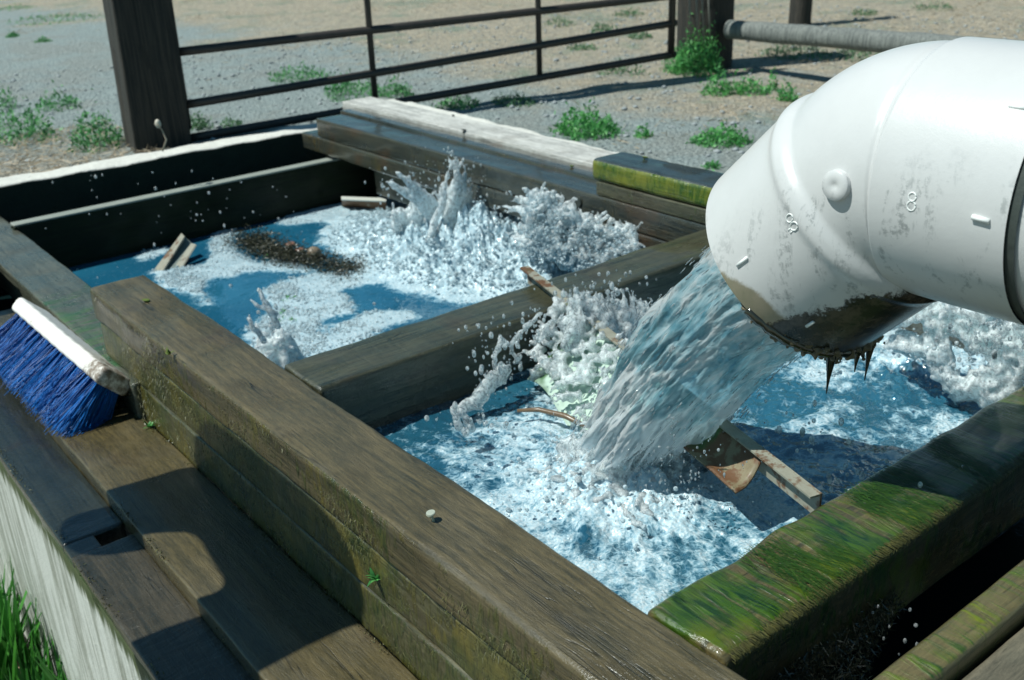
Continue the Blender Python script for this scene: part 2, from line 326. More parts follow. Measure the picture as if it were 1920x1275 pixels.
def pipem():
    m = M('white_plastic_pipe'); rim = m.attr('rim'); und = m.attr('under'); f = m.noise(70, 6, .75); bl = m.math('ADD', m.math('MULTIPLY', m.noise(13, 5, .7), .60), m.math('MULTIPLY', m.noise(60, 5, .8), .40))
    c = m.mix(m.noise(14, 3, .6), (.54, .535, .53), (.61, .605, .60))
    # grey speckled drip stains running down
    st = m.noise(1, 5, .7, m.co((26, 26, 5.5)), .6)
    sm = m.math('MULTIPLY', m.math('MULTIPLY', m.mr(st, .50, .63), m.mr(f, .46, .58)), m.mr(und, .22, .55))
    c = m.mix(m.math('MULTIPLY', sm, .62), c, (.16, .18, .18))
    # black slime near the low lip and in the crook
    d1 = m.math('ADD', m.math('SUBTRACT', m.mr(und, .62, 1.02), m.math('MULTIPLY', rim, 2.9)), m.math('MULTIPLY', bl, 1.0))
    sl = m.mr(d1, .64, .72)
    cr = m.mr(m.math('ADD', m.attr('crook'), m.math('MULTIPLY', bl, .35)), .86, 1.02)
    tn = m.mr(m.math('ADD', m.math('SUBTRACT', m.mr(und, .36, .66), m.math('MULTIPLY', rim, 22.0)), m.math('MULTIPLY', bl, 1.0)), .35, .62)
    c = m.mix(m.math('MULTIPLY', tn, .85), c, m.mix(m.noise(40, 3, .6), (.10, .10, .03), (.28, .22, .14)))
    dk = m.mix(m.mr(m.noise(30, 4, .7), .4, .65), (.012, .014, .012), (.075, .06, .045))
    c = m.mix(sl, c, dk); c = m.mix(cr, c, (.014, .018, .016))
    m.pbr(c, m.mix(sl, (.30,)*3, (.22,)*3), m.bump(m.math('ADD', m.math('MULTIPLY', f, .3), m.math('MULTIPLY', sl, 1.0)), .35, .004), Specular_IOR_Level=.45); return m.m
M_pipe = pipem()
def plain(name, a, b, rough=.6, sc=30, **k):
    m = M(name); m.pbr(m.mix(m.noise(sc, 4, .6), a, b), rough, m.bump(m.noise(sc*2, 3, .6), .4, .003), **k); return m.m
M_gasket = plain('black_seal', (.02, .03, .03), (.06, .07, .06))
M_slime = plain('black_slime', (.008, .010, .008), (.03, .028, .015), .12, Coat_Weight=.8)
M_stone = plain('river_stone', (.16, .12, .08), (.26, .20, .14), .45)
M_reds = plain('reddish_stone', (.25, .12, .09), (.32, .17, .12), .4)
M_blk = plain('white_brush_block', (.58, .54, .47), (.84, .80, .73), .5, 8)
M_debris = plain('wet_leaf_litter', (.010, .014, .006), (.055, .05, .02), .45, Coat_Weight=.2, Coat_Roughness=.3)
M_nail = plain('galvanised_nail', (.35, .38, .30), (.6, .62, .52), .4, Metallic=.3)
M_mossn = plain('moss_tuft', (.05, .09, .01), (.16, .20, .03), .7)
M_root = plain('wet_roots', (.03, .035, .018), (.12, .12, .07), .25, Coat_Weight=.7)
def blkm():
    m = M('brush_block_paint'); f = m.noise(45, 5, .7); b = m.noise(11, 4, .7); y = m.xyz()[1]
    w = m.math('ADD', b, m.mr(y, 2.98, 2.78, 0, .22))
    c = m.mix(m.noise(4, 2, .5), (.80, .74, .68), (.86, .83, .79)); c = m.mix(m.math('MULTIPLY', m.mr(w, .60, .72), m.mr(f, .3, .6)), c, (.22, .17, .13))
    m.pbr(c, .5, m.bump(f, .4, .003)); return m.m
M_blk = blkm()
def bris():
    m = M('blue_bristle'); r = m.attr('rnd'); m.pbr(m.mix(r, (.0, .045, .22), (.005, .19, .62)), .38, Specular_IOR_Level=.35); return m.m
M_bris = bris()
def leafm(name, a, b):
    m = M(name); r = m.attr('rnd'); c = m.mix(r, a, b)
    s1 = m.pbr(c, .5, final=False); t = m.nd('ShaderNodeBsdfTranslucent'); m.put(t.inputs[0], c); m.fin(m.mixs(.3, s1, t.outputs[0])); return m.m
M_leaf = leafm('weed_leaf', (.03, .15, .05), (.16, .46, .15))
M_leafb = leafm('bright_weed_leaf', (.03, .18, .05), (.17, .52, .14))
M_leafd = leafm('dull_weed_leaf', (.05, .15, .07), (.16, .30, .14))
M_straw = leafm('dry_straw', (.40, .31, .20), (.68, .56, .42))
M_grass = leafm('fresh_grass', (.02, .12, .015), (.08, .30, .04))
def groundm():
    m = M('gravel_and_dry_soil'); p = m.xyz(); big = m.noise(.55, 4, .6, m.co(loc=(4, 1, 0))); md = m.noise(2.6, 4, .6); f = m.noise(55, 5, .8); ff = m.noise(16, 4, .7)
    # dry grass towards +X, gravel near the tank and to the left
    q = m.math('ADD', m.math('MULTIPLY', m.math('SUBTRACT', p[0], 4.1), .28), m.math('MULTIPLY', m.math('SUBTRACT', p[1], 6.0), .02))
    q = m.math('ADD', q, m.math('ADD', m.math('MULTIPLY', big, 1.3), m.math('MULTIPLY', md, .7)))
    dry = m.mr(q, .92, 1.35)
    grav = m.mix(m.mr(f, .3, .7), (.10, .14, .14), (.37, .44, .43)); grav = m.mix(m.mr(md, .44, .58), grav, m.mix(ff, (.14, .17, .16), (.31, .325, .295)))
    soil = m.mix(m.mr(ff, .3, .7), (.18, .135, .08), (.58, .43, .26)); soil = m.mix(m.mr(f, .5, .75), soil, (.44, .37, .26)); gn = m.noise(1.6, 4, .7, m.co(loc=(7, 3, 1))); soil = m.mix(m.math('MULTIPLY', m.mr(gn, .50, .64), m.mr(ff, .35, .6)), soil, (.10, .17, .08))
    c = m.mix(dry, grav, soil)
    lf = m.math('MULTIPLY', m.mr(p[0], 1.9, 1.2), m.mr(m.math('ADD', p[1], m.math('MULTIPLY', md, .8)), 6.5, 6.0)); c = m.mix(m.math('MULTIPLY', lf, .7), c, m.mix(f, (.24, .19, .13), (.46, .38, .28)))
    c = m.mix(.35, c, m.mix(m.mr(m.vor(60), .1, .7), (.05, .06, .06), (.50, .54, .52)))
    m.pbr(c, .95, m.bump(m.math('ADD', f, m.math('ADD', ff, m.vor(45))), .9, .02)); return m.m
M_ground = groundm()
M_peb = plain('gravel_stone', (.18, .21, .22), (.45, .47, .47), .85, 12)
# ---- water
def foambsdf(m, streak=False):
    f = m.noise(170, 3, .6); v = m.vor(150)
    c = m.mix(m.mr(f, .3, .7), (.40, .61, .71), (.80, .89, .92))
    b = m.bump(m.math('ADD', m.math('MULTIPLY', f, .8), v), .5, .004)
    a = m.pbr(c, .22, b, final=False, Specular_IOR_Level=.7, Coat_Weight=.3, Coat_Roughness=.05)
    tl = m.nd('ShaderNodeBsdfTranslucent'); m.put(tl.inputs[0], c); return m.mixs(.2, a, tl.outputs[0])
def poolm(name, body, deep, rip=.25, ripsc=(9, 9, 9), clear=0.0, polar=False):
    m = M(name); fo = m.attr('foam'); fn = m.noise(60, 4, .7)
    wv = m.nd('ShaderNodeMix', data_type='VECTOR'); wv.inputs[0].default_value = .10; m.put(wv.inputs[4], m.nd('ShaderNodeTexCoord').outputs['Object']); m.put(wv.inputs[5], m.noise(12, 3, .6, col=True)); wc = wv.outputs[1]
    l1 = m.mr(m.vor(34, wc, 'DISTANCE_TO_EDGE'), .0, .22, 1, 0); l2 = m.mr(m.vor(85, wc, 'DISTANCE_TO_EDGE'), .0, .25, 1, 0); lace = m.math('ADD', m.math('MULTIPLY', l1, .55), m.math('MULTIPLY', l2, .45))
    k = m.math('ADD', fo, m.math('MULTIPLY', m.math('SUBTRACT', fn, .5), .7)); k = m.math('ADD', k, m.math('MULTIPLY', m.math('SUBTRACT', lace, .45), .34))
    if polar:
        pv = m.attr('pol', 1); p1 = m.noise(1, 4, .65, m.co((9, 5, 1), src=pv), .5); p2 = m.noise(1, 3, .6, m.co((26, 11, 1), src=pv), .6)
        k = m.math('ADD', k, m.math('ADD', m.math('MULTIPLY', m.math('SUBTRACT', p1, .5), 1.0), m.math('MULTIPLY', m.math('SUBTRACT', p2, .5), .6)))
    fac = m.math('MULTIPLY', m.mr(k, .34, .74), m.mr(m.noise(13, 4, .65, m.co(loc=(3, 3, 3))), .30, .6, .70, 1.0))
    r1 = m.math('ADD', m.noise(1, 3, .5, m.co(ripsc), .6), m.math('MULTIPLY', m.noise(1, 2, .5, m.co(tuple(3.2*q for q in ripsc)), .6), .25))
    nb = m.bump(r1, rip, .02)
    bc = m.mix(m.mr(m.noise(2.2, 2, .5), .35, .7), deep, body)
    bc = m.mix(m.math('MULTIPLY', m.mr(k, .12, .50), .75), bc, (.26, .44, .53))
    w = m.pbr(bc, .04, nb, final=False, Specular_IOR_Level=.5, IOR=2.7)
    m.fin(m.mixs(fac, w, foambsdf(m))); return m.m
M_pool = poolm('pool_water', (.016, .125, .21), (.010, .095, .17), .10, (7, 14, 7))
M_churn = poolm('churning_water', (.020, .11, .17), (.012, .08, .13), .40, (14, 14, 14), polar=True)
def splashm(name, tr=.45, base=(.80, .93, .98), sss=1.0):
    m = M(name); f = m.noise(60, 4, .65); g = m.noise(190, 3, .6); b = m.bump(m.math('ADD', f, m.math('MULTIPLY', g, .6)), .7, .008)
    gl = m.nd('ShaderNodeBsdfGlossy'); gl.inputs['Roughness'].default_value = .05; m.put(gl.inputs['Normal'], b)
    tp = m.nd('ShaderNodeBsdfTransparent'); m.put(tp.inputs[0], (.93, .98, 1.0))
    fr = m.nd('ShaderNodeFresnel'); fr.inputs[0].default_value = 1.4; m.put(fr.inputs['Normal'], b)
    clear = m.mixs(fr.outputs[0], tp.outputs[0], gl.outputs[0])
    if sss:
        wh = m.pbr(base, .12, b, final=False, Subsurface_Weight=1.0, Subsurface_Scale=.06*sss, Specular_IOR_Level=.6, IOR=1.4)
        wh.node.inputs['Subsurface Radius'].default_value = (1.0, 1.0, 1.0)
    else:
        df = m.nd('ShaderNodeBsdfDiffuse'); m.put(df.inputs[0], base); m.put(df.inputs['Normal'], b)
        tl = m.nd('ShaderNodeBsdfTranslucent'); m.put(tl.inputs[0], base)
        wh = m.mixs(.5, df.outputs[0], tl.outputs[0]); wh = m.mixs(m.math('MULTIPLY', fr.outputs[0], .8), wh, gl.outputs[0])
    m.fin(m.mixs(m.mr(m.math('ADD', f, m.math('MULTIPLY', g, .4)), .52, .86, min(1, tr+.3), max(0, tr-.3)), wh, clear)); return m.m
M_splash = splashm('splashing_water', .38)
M_clear = splashm('clear_splash', .55)
M_bub = splashm('foam_bubbles', .25, sss=0)
def streamm():
    m = M('rushing_water'); fl = m.attr('flow', 1)
    s1 = m.noise(1, 4, .6, m.co((13, 8, 1), src=fl), 1.1); s2 = m.noise(1, 3, .6, m.co((42, 20, 1), src=fl), .9); s3 = m.noise(1, 3, .6, m.co((5, 4.5, 1), src=fl), 1.0)
    k = m.math('ADD', m.math('MULTIPLY', s1, .5), m.math('ADD', m.math('MULTIPLY', s2, .3), m.math('MULTIPLY', s3, .25)))
    xyz = m.xyz(); low = m.mr(xyz[2], .16, -.12)
    k2 = m.math('ADD', m.math('ADD', k, .025), m.math('MULTIPLY', low, .24))
    c = m.ramp(k2, [(.36, (.05, .28, .44)), (.45, (.24, .56, .68)), (.54, (.55, .78, .85)), (.63, (.95, .98, .99))])
    b = m.bump(m.math('ADD', s1, m.math('MULTIPLY', s2, .5)), .8, .014)
    gl = m.nd('ShaderNodeBsdfGlossy'); gl.inputs['Roughness'].default_value = .06; m.put(gl.inputs['Normal'], b)
    df = m.nd('ShaderNodeBsdfDiffuse'); m.put(df.inputs[0], c); m.put(df.inputs['Normal'], b)
    tl = m.nd('ShaderNodeBsdfTranslucent'); m.put(tl.inputs[0], c); tp = m.nd('ShaderNodeBsdfTransparent'); m.put(tp.inputs[0], (.55, .85, .95))
    fr = m.nd('ShaderNodeFresnel'); fr.inputs[0].default_value = 1.45; m.put(fr.inputs['Normal'], b)
    body = m.mixs(.6, df.outputs[0], tl.outputs[0])
    body = m.mixs(m.mr(k2, .40, .60, .42, .10), body, tp.outputs[0]); body = m.mixs(fr.outputs[0], body, gl.outputs[0])
    v = m.xyz(m.attr('flow', 1))[1]; hole = m.mr(m.math('SUBTRACT', m.math('ADD', s2, m.math('MULTIPLY', s1, .6)), m.mr(v, .28, .53, 0, .95)), .30, .42)
    cl = m.nd('ShaderNodeBsdfTransparent'); m.fin(m.mixs(hole, cl.outputs[0], body)); return m.m
M_stream = streamm()
def screenm():
    m = M('woven_wire_screen'); w1 = m.wave(1/.0052/2/math.pi*6.283/3.1416, m.co(), 0, 0, 'X'); w2 = m.wave(1/.0052/2/math.pi*6.283/3.1416, m.co(), 0, 0, 'Y')
    k = m.math('MAXIMUM', w1, w2); big = m.noise(3, 3, .6)
    c = m.mix(m.mr(k, .55, .9), m.mix(big, (.006, .09, .18), (.015, .15, .27)), (.20, .34, .40)); m.pbr(c, .35); return m.m
M_screen = screenm()
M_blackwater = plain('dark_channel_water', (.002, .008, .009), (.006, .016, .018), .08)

# ============================================================ THE SETTING
GZ = -0.18
def ground():
    xs = np.unique(np.concatenate([np.linspace(-60, -2, 14), np.linspace(-2, .35, 12), [.36, .375, .40], np.linspace(.45, 2.85, 12), [2.88, 2.90], np.arange(2.95, 9, .1), np.linspace(9, 90, 24)]))
    ys = np.unique(np.concatenate([np.linspace(-30, -2, 8), np.linspace(-1.9, 4.4, 30), np.arange(4.45, 5.0, .1), [5.08, 5.12, 5.15], np.arange(5.2, 11, .1), np.linspace(11, 110, 26)]))
    X, Y = np.meshgrid(xs, ys, indexing='ij')
    Z = GZ+(fbm(X*1.3, Y*1.3, 0, 3, 5)-.5)*.05+(fbm(X*7, Y*7, 0, 2, 9)-.5)*.012
    hole = (X > .37) & (X < 2.89) & (Y < 5.14); Z = np.where(hole, -1.1, Z)
    lowf = sst(X, .6, -.2)*sst(Y, 4.4, 3.4); lowf = np.where((X <= .37), sst(Y, 5.0, 3.9), 0)
    Z = np.where(hole, -1.6, Z-lowf*1.08)
    Z = np.where((X > 2.89) & (Y < 4.6), Z, Z)
    o = mesh_obj('ground', np.stack([X, Y, Z], -1), gridF(len(xs), len(ys))[:, ::-1].copy(), M_ground)
    bm = bmesh.new(); bm.from_mesh(o.data); bmesh.ops.recalc_face_normals(bm, faces=bm.faces)
    if sum(f.normal.z for f in bm.faces) < 0: bmesh.ops.reverse_faces(bm, faces=bm.faces)
    bm.to_mesh(o.data); bm.free()
    tag(o, 'grey gravel yard turning to dry tan grass', None, kind='structure')
ground()
def rough_wall(name, A, B, w, z0, z1, mat, parent, seed=0, step=.02, amp=.008):
    o = timber(name, (*A, (z0+z1)/2), (*B, (z0+z1)/2), w, z1-z0, mat, .012, amp, step, seed, None, .0)
    adopt(o, parent); return o
tank = empty('concrete_tank', (1.6, 2.5, -.9))
tag(tank, 'concrete tank with rough white rim holding the wooden frame', 'water tank')
rough_wall('back_wall', (-.4, 5.155), (2.93, 5.065), .165, -1.05, -.13, M_conc, tank, 1, amp=.012)
rough_wall('side_wall', (2.93, 4.86), (2.835, 1.2), .14, -1.05, -.01, M_conc, tank, 2, amp=.012)
o = timber('outer_wall', (.418, 3.95, -.927), (.418, .2, -.927), .062, 1.10, M_wall, .012, .004, .03, 3); adopt(o, tank)
# a block of wall beyond the strip on the left
o = timber('corner_wall', (.42, 5.0, -.28), (.42, 3.92, -.28), .40, .5, M_conc, .015, .010, .03, 4); adopt(o, tank)
# ============================================================ TIMBERS
def T(name, label, *a, group=None, **k):
    o = timber(name, *a, **k); tag(o, label, 'timber beam', group); return o
T('timber_beam', 'long wet brown timber with a bent nail in its top, in the foreground', (.8285, -.4, -.05), (.8285, 2.965, -.05), .167, .10, M_long, r=.012, amp=.005, seed=1)
T('timber_beam', 'grooved olive timber directly under the long brown timber with the nail', (.836, -.4, -.158), (.836, 2.95, -.158), .168, .108, M_long2, r=.008, amp=.005, seed=2)
T('timber_beam', 'flat timber with green streaks running out past the brush to the left edge', (.828, 2.7, -.274), (.828, 5.02, -.274), .184, .118, M_strip, r=.010, amp=.003, seed=3)
T('timber_beam', 'lowest timber of the long stack, at the level of the muddy plank', (.838, -.4, -.274), (.838, 2.69, -.274), .172, .118, M_long2, r=.008, amp=.005, seed=23)
T('timber_beam', 'grey wet cross timber between the two pools', (.915, 1.992, -.085), (2.405, 1.997, -.085), .178, .17, M_mid, r=.010, amp=.005, seed=4)
T('timber_beam', 'cross timber covered in combed green moss at the lower right', (.914, .812, -.085), (2.9, .812, -.085), .155, .17, M_front, r=.018, amp=.007, seed=5)
# far side stack
T('timber_beam', 'blue sheened wet timber at the far side, behind the tall splash', (2.487, 4.66, -.045), (2.487, 1.2, -.045), .16, .09, M_far, r=.006, amp=.003, seed=6)
T('timber_beam', 'long low timber under the blue sheened one with a round hole in its face', (2.53, 4.83, -.135), (2.53, 1.2, -.135), .25, .085, M_far, r=.010, amp=.003, seed=7)
T('timber_beam', 'reddish brown timber set back at the waterline under the far stack', (2.63, 4.3, -.26), (2.63, 1.2, -.26), .26, .155, M_blockl, r=.006, amp=.003, seed=8)
T('timber_beam', 'board beside the white one, dark and wet with a crack along it', (2.620, 4.70, -.012), (2.590, 2.64, -.012), .10, .045, M_far, r=.004, amp=.0015, seed=9)
T('timber_beam', 'block with a thick green moss edge on the far side beside the pipe', (2.487, 2.625, .092), (2.487, 1.4, .092), .165, .076, M_block, r=.018, amp=.006, seed=11)
T('timber_beam', 'short dark block directly under the green edged one', (2.482, 2.612, .027), (2.482, 1.4, .027), .15, .050, M_blockl, r=.005, amp=.002, seed=12)
wb = timber('white_board', (2.745, 4.83, .005), (2.720, 2.66, .005), .175, .045, M_white, r=.004, amp=.002, seed=10)
tag(wb, 'sun bleached white board lying along the far rim', 'board')
dp = timber('dark_plank', (.90, 4.580, -.36), (2.84, 4.580, -.36), .060, .32, M_dark, r=.004, amp=.002, seed=13)
tag(dp, 'thin plank on edge with a pale top, crossing the dark end of the far pool', 'plank')
m = M('pale_plank_edge'); m.pbr(m.mix(m.noise(1, 4, .6, m.co((12, 60, 60))), (.16, .18, .15), (.34, .36, .32)), .7, m.bump(m.noise(60, 3, .6), .5, .003))
pe = timber('edge_cap', (.90, 4.580, -.197), (2.84, 4.580, -.197), .062, .008, m.m, r=.002, amp=.001, seed=14); pe.parent = dp
st = timber('step_plank', (.640, 3.9, -.345), (.640, .0, -.345), .218, .05, M_step, r=.006, amp=.003, seed=15)
tag(st, 'muddy wet plank that the blue brush lies on', 'plank')
M_ledgew = wood('soaked_ledge', 1, (.026, .028, .020), (.008, .011, .009), wet=1.0, lines=.4, film=.8, sidemoss=.3, rough=(.08, .25))
ld = timber('ledge_plank', (.460, 3.9, -.385), (.460, 2.262, -.385), .145, .05, M_ledgew, r=.006, amp=.003, seed=16)
tag(ld, 'dark wet ledge plank beyond the square hole at the left edge', 'plank')
inf = timber('outer_strip', (.424, 2.275, -.386), (.424, 2.190, -.386), .072, .048, M_ledgew, r=.004, amp=.001, seed=37); inf.parent = ld
ld = timber('ledge_plank', (.460, 2.205, -.385), (.460, .0, -.385), .145, .05, M_ledge, r=.006, amp=.003, seed=17)
tag(ld, 'dark wet ledge plank on the near side of the square hole', 'plank')
T('timber_beam', 'narrow rim timber with bright green moss in the lower right corner', (.95, .552, -.06), (2.9, .552, -.06), .058, .12, M_lowmoss, r=.012, amp=.003, seed=18)
T('timber_beam', 'flat muddy slab in the bottom right corner outside the mossy rim', (.95, .40, -.085), (2.9, .40, -.085), .235, .11, M_slabr, r=.01, amp=.003, seed=19)

def strands(name, par, P, D, L, w, mat, droop, n=5):
    k = len(P); S_ = np.cross(D, [0, 0, 1.0]); S_ /= np.linalg.norm(S_, axis=1, keepdims=True)+1e-9; V = []
    t = np.linspace(0, 1, n)
    C = P[:, None]+D[:, None]*(L[:, None]*t)[..., None]+S_[:, None]*(np.sin(t*3+RNG.random((k, 1))*6)*L[:, None]*.10)[..., None]
    over = droop(C); C[..., 2] -= over; C[..., 1] = np.where(over > 0, .728+.10*(C[..., 1]-.738), C[..., 1])
    ww = w[:, None]*(1-t*.75)
    V = np.stack([C-S_[:, None]*ww[..., None], C+S_[:, None]*ww[..., None]], 2).reshape(-1, 3)
    b = np.array([[2*j, 2*j+1, 2*j+3, 2*j+2] for j in range(n-1)]); Fc = (b[None]+(np.arange(k)*2*n)[:, None, None]).reshape(-1, 4)
    o = mesh_obj(name, V, Fc, mat, attrs={'rnd': np.repeat(RNG.random(k), 2*n)}); o['kind'] = 'stuff'
    if par is not None: o.parent = par
    return o
def algm(name, a, b):
    m = M(name); m.pbr(m.mix(m.attr('rnd'), a, b), .5); return m.m
M_alg = algm('wet_green_algae', (.004, .036, .003), (.038, .09, .007)); M_fuzz = algm('olive_algae_fuzz', (.03, .035, .010), (.12, .11, .03))
BT = {o.get('label', ''): o for o in COL.objects}
fb = BT['cross timber covered in combed green moss at the lower right']
n = 4200; x = RNG.uniform(.93, 1.72, n); y = RNG.uniform(.765, .885, n); k = fbm(x*11-y*4, y*6, 0, 3, 44)-.10*(x > 1.6)-.06*(x < 1.05) > .52; x, y = x[k], y[k]; n = len(x)
D = np.stack([RNG.normal(size=n)*.18+.10*np.sin(x*22), -np.ones(n), 0*x], -1); D /= np.linalg.norm(D, axis=1, keepdims=True)
strands('algae', fb, np.stack([x, y, .001+.003*RNG.random(n)], -1), D, .02+.045*RNG.random(n), .0003+.0005*RNG.random(n), M_alg, lambda C: np.clip(.738-C[..., 1], 0, 1)*.9)
n = 2500; x = RNG.uniform(.93, 1.8, n); D = np.stack([RNG.normal(size=n)*.3, -np.ones(n), 0*x], -1); D /= np.linalg.norm(D, axis=1, keepdims=True)
strands('algae_fringe', fb, np.stack([x, .742+.008*RNG.random(n), .000+0*x-.012*RNG.random(n)], -1), D, .006+.012*RNG.random(n), .0005+.0005*RNG.random(n), M_fuzz, lambda C: np.clip(.738-C[..., 1], 0, 1)*.9)
lb = BT['long wet brown timber with a bent nail in its top, in the foreground']
n = 14000; y = RNG.uniform(.5, 2.95, n); z = -.012-.30*RNG.random(n)**1.3; k = fbm(y*6, z*14, 0, 4, 55)+.16*(y-2)*.5 > .56; y, z = y[k], z[k]; n = len(y)
D = np.stack([-.45*np.ones(n), RNG.normal(size=n)*.7, -.5-RNG.random(n)], -1); D /= np.linalg.norm(D, axis=1, keepdims=True)
strands('algae_fuzz', lb, np.stack([.7445+0*y, y, z], -1), D, .003+.009*RNG.random(n), .0004+.0006*RNG.random(n), M_fuzz, lambda C: 0*C[..., 0], 3)
n = 2600; x = np.where(RNG.random(n) < .5, .532, .742)+RNG.normal(size=n)*.006; y = RNG.uniform(1.2, 3.2, n); x = np.where(RNG.random(n) < .25, .395+RNG.normal(size=n)*.006, x); z = np.where(x < .45, -.357, -.318)
k = fbm(y*9, x*9, 0, 3, 66) > .5; x, y, z = x[k], y[k], z[k]; n = len(x); V, Fc = quads(np.stack([x, y, z], -1), rdir(n, .4), rdir(n), .003+.008*RNG.random(n)**2, .0015+.003*RNG.random(n))
tag(mesh_obj('algae_crumbs', V, Fc, M_fuzz, smooth=False, attrs={'rnd': np.repeat(RNG.random(n), 4)}), 'crumbs of dirt and algae along the plank edges', 'debris', kind='stuff')

# ---- channel water under the right end, back gap
def sheet(name, x0, x1, y0, y1, z, mat, n=2):
    xs, ys = np.linspace(x0, x1, n), np.linspace(y0, y1, n); X, Y = np.meshgrid(xs, ys, indexing='ij')
    return mesh_obj(name, np.stack([X, Y, X*0+z], -1), gridF(n, n), mat)
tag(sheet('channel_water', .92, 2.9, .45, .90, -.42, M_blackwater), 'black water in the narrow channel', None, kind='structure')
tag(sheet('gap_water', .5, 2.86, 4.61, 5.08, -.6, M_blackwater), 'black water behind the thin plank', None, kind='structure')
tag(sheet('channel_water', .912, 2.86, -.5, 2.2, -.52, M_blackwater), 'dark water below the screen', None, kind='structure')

# ============================================================ WATER
def pz(x, y, z=120.0, ox=260, oy=400, s=3.2): return [ox+x/s, oy+y/s]
def wpoly(L, z, zoom=True): return [tuple(at(*(pz(*p) if zoom else p), z)[:2]) for p in L]
ZF = -0.425
FOAM = [wpoly(L, ZF) for L in (
 [(60, 350), (110, 340), (200, 350), (290, 320), (400, 310), (440, 260), (430, 180), (480, 100), (570, 75), (560, 170), (600, 260), (700, 290), (900, 320), (905, 350), (760, 345), (620, 360), (540, 390), (470, 390), (400, 430), (380, 470), (430, 520), (490, 550), (400, 550), (330, 490), (250, 480), (150, 440)],
 [(480, 220), (560, 200), (640, 270), (900, 300), (1200, 380), (1300, 350), (1450, 340), (1550, 370), (1480, 420), (1400, 440), (1280, 440), (1220, 480), (1285, 560), (1270, 600), (1200, 620), (1110, 650), (1060, 690), (1130, 690), (1210, 670), (1350, 600), (1450, 590), (1600, 585), (1690, 620), (1500, 690), (1100, 850), (850, 930), (720, 830), (650, 750), (660, 690), (740, 650), (800, 600), (770, 540), (750, 480), (800, 430), (880, 390), (930, 345), (900, 330)],
 [(820, 60), (900, 20), (1000, -20), (1240, -60), (1500, -100), (1700, -60), (3000, -60), (3000, 320), (2000, 300), (1700, 260), (1400, 230), (1330, 260), (1180, 240), (1240, 200), (1210, 150), (1260, 110), (1100, 60), (950, 70)],
 [(1080, 110), (1160, 95), (1180, 130), (1100, 140)], [(1080, 170), (1140, 160), (1150, 190), (1080, 195)], [(0, 240), (110, 215), (170, 200), (160, 240), (60, 280), (0, 280)])]
HOLE = [wpoly(L, ZF) for L in ([(880, 430), (870, 395), (920, 365), (1050, 345), (940, 395)], [(1110, 660), (1200, 622), (1290, 605), (1230, 660), (1130, 680)], [(1050, 705), (1110, 695), (1190, 725), (1120, 740), (1050, 725)])]
WEAK = [wpoly(L, ZF) for L in ([(1420, 230), (1700, 220), (2400, 250), (2600, 330), (2300, 500), (1950, 560), (1850, 500), (1800, 400), (1600, 330)], [(800, 690), (1600, 640), (1200, 850), (860, 930)])]
def foam_far(X, Y, w=.012):
    k = 14.0
    Xw = X+(fbm(X*k, Y*k, 0, 4, 21)-.5)*w*5; Yw = Y+(fbm(X*k, Y*k, 5, 4, 33)-.5)*w*5
    f = np.zeros(X.shape)
    acc = 0
    for dx, dy in ((0, 0), (.012, 0), (-.012, 0), (0, .012), (0, -.012)):
        a = np.zeros(X.shape, bool)
        for p in FOAM: a |= inpoly(Xw+dx, Yw+dy, p)
        for p in HOLE: a &= ~inpoly(Xw+dx, Yw+dy, p)
        acc = acc+a
    f = acc/5.0
    wk = np.zeros(X.shape, bool)
    for p in WEAK: wk |= inpoly(Xw, Yw, p)
    return np.maximum(f, wk*(.22+.35*fbm(X*30, Y*30, 0, 3, 4)))
def heap(X, Y):                         # the boiling mound of the tall splash in the far pool
    g = lambda cx, cy, sx, sy, a=0.0: np.exp(-(((X-cx)*math.cos(a)+(Y-cy)*math.sin(a))/sx)**2-((-(X-cx)*math.sin(a)+(Y-cy)*math.cos(a))/sy)**2)
    b = .17*g(2.28, 3.34, .19, .27)+.13*g(2.48, 3.12, .20, .32)+.06*g(2.25, 3.72, .19, .29)+.10*g(2.62, 2.88, .20, .20)+.03*g(2.43, 4.0, .24, .29)
    n = fbm(X*14, Y*14, 0, 5, 51, .6); r = 1-np.abs(2*fbm(X*22, Y*22, 3, 4, 61, .6)-1)
    return b*(.35+1.15*n)+b*.9*(r-.6)
n1, n2 = 430, 520
xs, ys = np.linspace(.80, 2.86, n1), np.linspace(2.0, 4.556, n2); X, Y = np.meshgrid(xs, ys, indexing='ij')
def blur(a, n):
    for _ in range(3):
        for ax in (0, 1):
            c = np.cumsum(np.concatenate([np.repeat(a.take([0], ax), n+1, ax), a, np.repeat(a.take([-1], ax), n, ax)], ax), ax)
            a = (c.take(range(2*n+1, c.shape[ax]), ax)-c.take(range(0, c.shape[ax]-2*n-1), ax))/(2*n+1)
    return a
_m = blur(foam_far(X, Y), 3); ff = np.clip(_m+(fbm(X*45, Y*45, 0, 3, 19)-.5)*.9*np.clip(4*_m*(1-_m), 0, 1)+(fbm(X*13, Y*13, 0, 4, 29)-.5)*.55*(_m > .5), 0, 1)
foam_grid = (ff.copy(), xs.copy(), ys.copy())
def foam_at(x, y):
    g, gx, gy = foam_grid; i = np.clip(((x-gx[0])/(gx[1]-gx[0])).astype(int), 0, len(gx)-1); j = np.clip(((y-gy[0])/(gy[1]-gy[0])).astype(int), 0, len(gy)-1); return g[i, j]
Z = ZF+ff*.008+heap(X, Y)+(fbm(X*40, Y*40, 0, 3, 8)-.5)*.006*ff+(fbm(X*5, Y*5, 0, 2, 2)-.5)*.004
ff2 = np.clip(ff+sst(heap(X, Y), .004, .02), 0, 1)
o = mesh_obj('water', np.stack([X, Y, Z], -1), gridF(n1, n2), M_pool, attrs={'foam': ff2.ravel()})
tag(o, 'blue pool water with drifting white foam', None, kind='structure')
